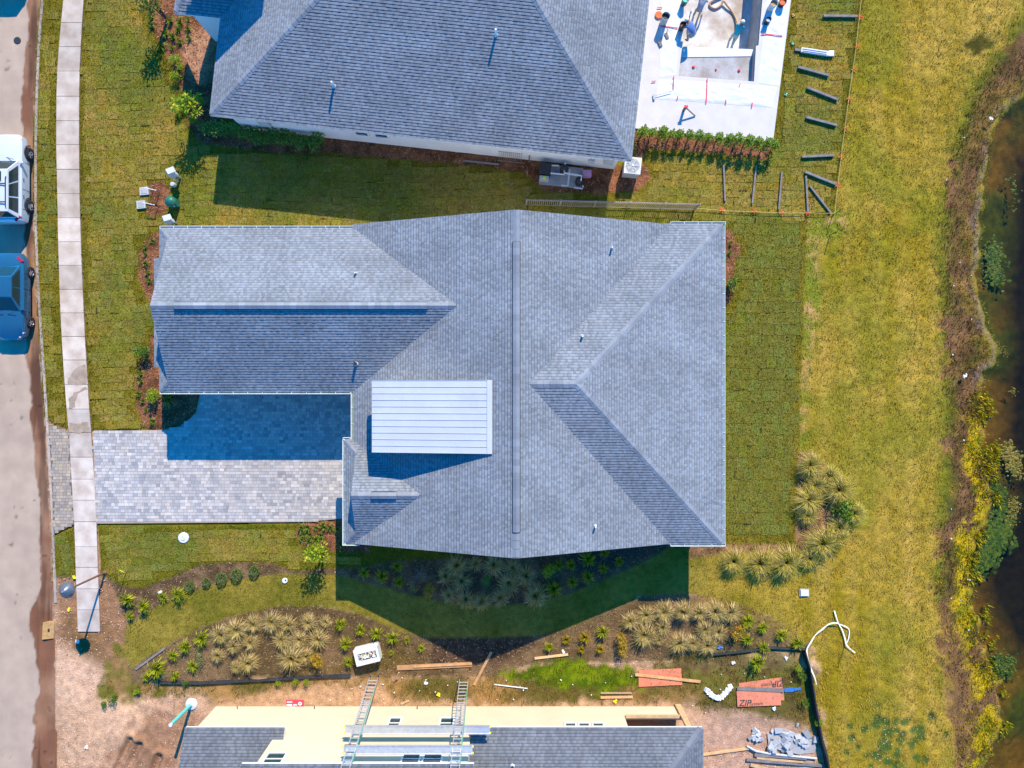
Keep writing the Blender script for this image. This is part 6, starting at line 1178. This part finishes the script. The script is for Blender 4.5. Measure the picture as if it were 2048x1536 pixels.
# rubble pile, foam and paper litter
def lump(mb, c, s, rg, t):
    rot = Euler((rg.uniform(-.4, .4), rg.uniform(-.4, .4), rg.uniform(0, 3))).to_matrix(); pts = [Vector((x * rg.uniform(.7, 1.1), y * rg.uniform(.7, 1.1), z * rg.uniform(.7, 1))) for z in (-1, 1) for y in (-1, 1) for x in (-1, 1)]
    q = [Vector(c) + rot @ Vector((p.x * s[0], p.y * s[1], p.z * s[2])) for p in pts]; i = len(mb.v); mb.v += [tuple(x) for x in q]
    for f in ((0, 2, 3, 1), (4, 5, 7, 6), (0, 1, 5, 4), (2, 6, 7, 3), (0, 4, 6, 2), (1, 3, 7, 5)): mb.f.append(tuple(i + k for k in f)); mb.c.append(t); mb.m.append(0)
rg = random.Random(11)
blob('concrete_slab', [(1535, 1468), (1560, 1455), (1600, 1470), (1632, 1480), (1628, 1506), (1600, 1508), (1560, 1500), (1535, 1490)], .06, M['concrete_g'], .05, None, th=.07, label='broken pale concrete slab under the rubble pieces', cat='slab')
for k in range(34):
    a = rg.gauss(1580, 24); b = rg.gauss(1478, 14); s = rg.uniform(.08, .24); m = MB(); lump(m, (0, 0, s * .3), (s, s * .7, s * .35), rg, (rg.uniform(.28, .5),) * 3); m.build('rubble_block', M['chip'], None, label='pale broken rubble block on the concrete pile', cat='rubble', group='rubble pile blocks', loc=P(a, b) + Vector((0, 0, .05)))
for k in range(9):
    a = rg.gauss(1508, 7); b = rg.gauss(1471, 6); s = rg.uniform(.09, .18); m = MB(); lump(m, (0, 0, s * .3), (s, s * .7, s * .35), rg, (rg.uniform(.35, .6),) * 3); m.build('rubble_block', M['chip'], None, label='white broken block in the small heap beside the pile', cat='rubble', group='small heap blocks', loc=P(a, b) + Vector((0, 0, .05)))
m = MB()
for k in range(24):
    t = k / 23; a = 1412 + 48 * t; b = 1378 + 20 * math.sin(t * math.pi) - 6 * t; lump(m, P(a, b) + Vector((0, 0, .06)), (.13, .12, .05), rg, (.8, .8, .82))
m.build('plastic_film', M['chip'], None, label='crumpled white plastic film curled on the weeds', cat='plastic')
for (a, b, mt, lb) in ((852, 1365, 'white', 'torn white paper scrap on the dry weeds'), (876, 1388, 'yellow', 'crumpled yellow bag on the dry weeds'), (1440, 1294, 'blue_p', 'crumpled blue bag by the tan grasses'), (1230, 1402, 'yellow', 'small yellow wrapper before the cream wall'), (1929, 752, 'white', 'torn white bag on the pond bank'), (1981, 237, 'white', 'white scrap on the upper pond bank'), (1572, 1316, 'white', 'pale crushed cup by the corner plants'), (1466, 1326, 'white', 'small white scrap by the spiky plant'), (1127, 1302, 'white', 'white paper cup beside the pale board'), (534, 1256, 'white', 'small white tag among tan grasses'), (156, 1284, 'white', 'white paper scrap on the sand by the pavement end'), (141, 1218, 'yellow', 'small yellow cap by the pavement'), (150, 1153, 'yellow', 'small yellow marker at the verge corner'), (320, 1184, 'white', 'white scrap by the spiky plants at the lawn edge'), (1585, 32, 'cardboard', 'small tan cup on sod near the pool'), (1584, 88, 'teal', 'green sprinkler cap on sod near the pool deck'), (1571, 190, 'teal', 'green sprinkler cap on sod by the lying posts'), (174, 1493, 'white', 'white scrap on the sand near the ruts'), (1548, 1416, 'white', 'shredded white film below the orange panels')):
    m = MB(); s = .075 if mt != 'teal' else .05
    for k in range(5): lump(m, (rg.uniform(-s, s), rg.uniform(-s, s), .05), (s * .7, s * .6, .03), rg, (1, 1, 1))
    m.build('litter', M[mt], None, label=lb, cat='litter', loc=P(a, b))
for k in range(46):
    a, b = (rg.uniform(640, 1640), rg.uniform(1345, 1405)) if k < 30 else (rg.uniform(1890, 1960), rg.uniform(200, 1400))
    if k < 30 and zone_at([P(a, b).x], [P(a, b).y])[0] == 9: continue
    m = MB(); lump(m, (0, 0, .03), (rg.uniform(.02, .045), .025, .015), rg, (1, 1, 1)); m.build('litter', M['white'], None, label='tiny white scrap scattered over the weeds and pond bank', cat='litter', group='tiny white scraps', loc=P(a, b) + Vector((0, 0, .04 if k < 30 else -.12)))
m = MB(); m.beam(P(925, 322) + Vector((0, 0, .09)), P(998, 330) + Vector((0, 0, .09)), .09, .06); m.build('fence_post', M['woodgrey'], None, label='single post lying in bark by the loose fence section', cat='post')
for (a, b) in ((1058, 322), (1054, 352)): m = MB(); m.beam((0, 0, 0), (0, .02, .8), .06, .06, (0, 1, 0)); m.build('stake', M['woodgrey'], None, label='short wooden stake in bark between the loose fence and pump heater', cat='stake', group='stakes by the pump', loc=P(a, b))
# road manhole
r = empty('manhole_cover', 'dark round cover in the road surface near the white car', 'cover', P(33, 80) + Vector((0, 0, -.07))); m = MB(); m.lathe([(0, .02), (.17, .02), (.2, .012), (.2, -.02)], n=20); m.build('lid', M['dark'], r)
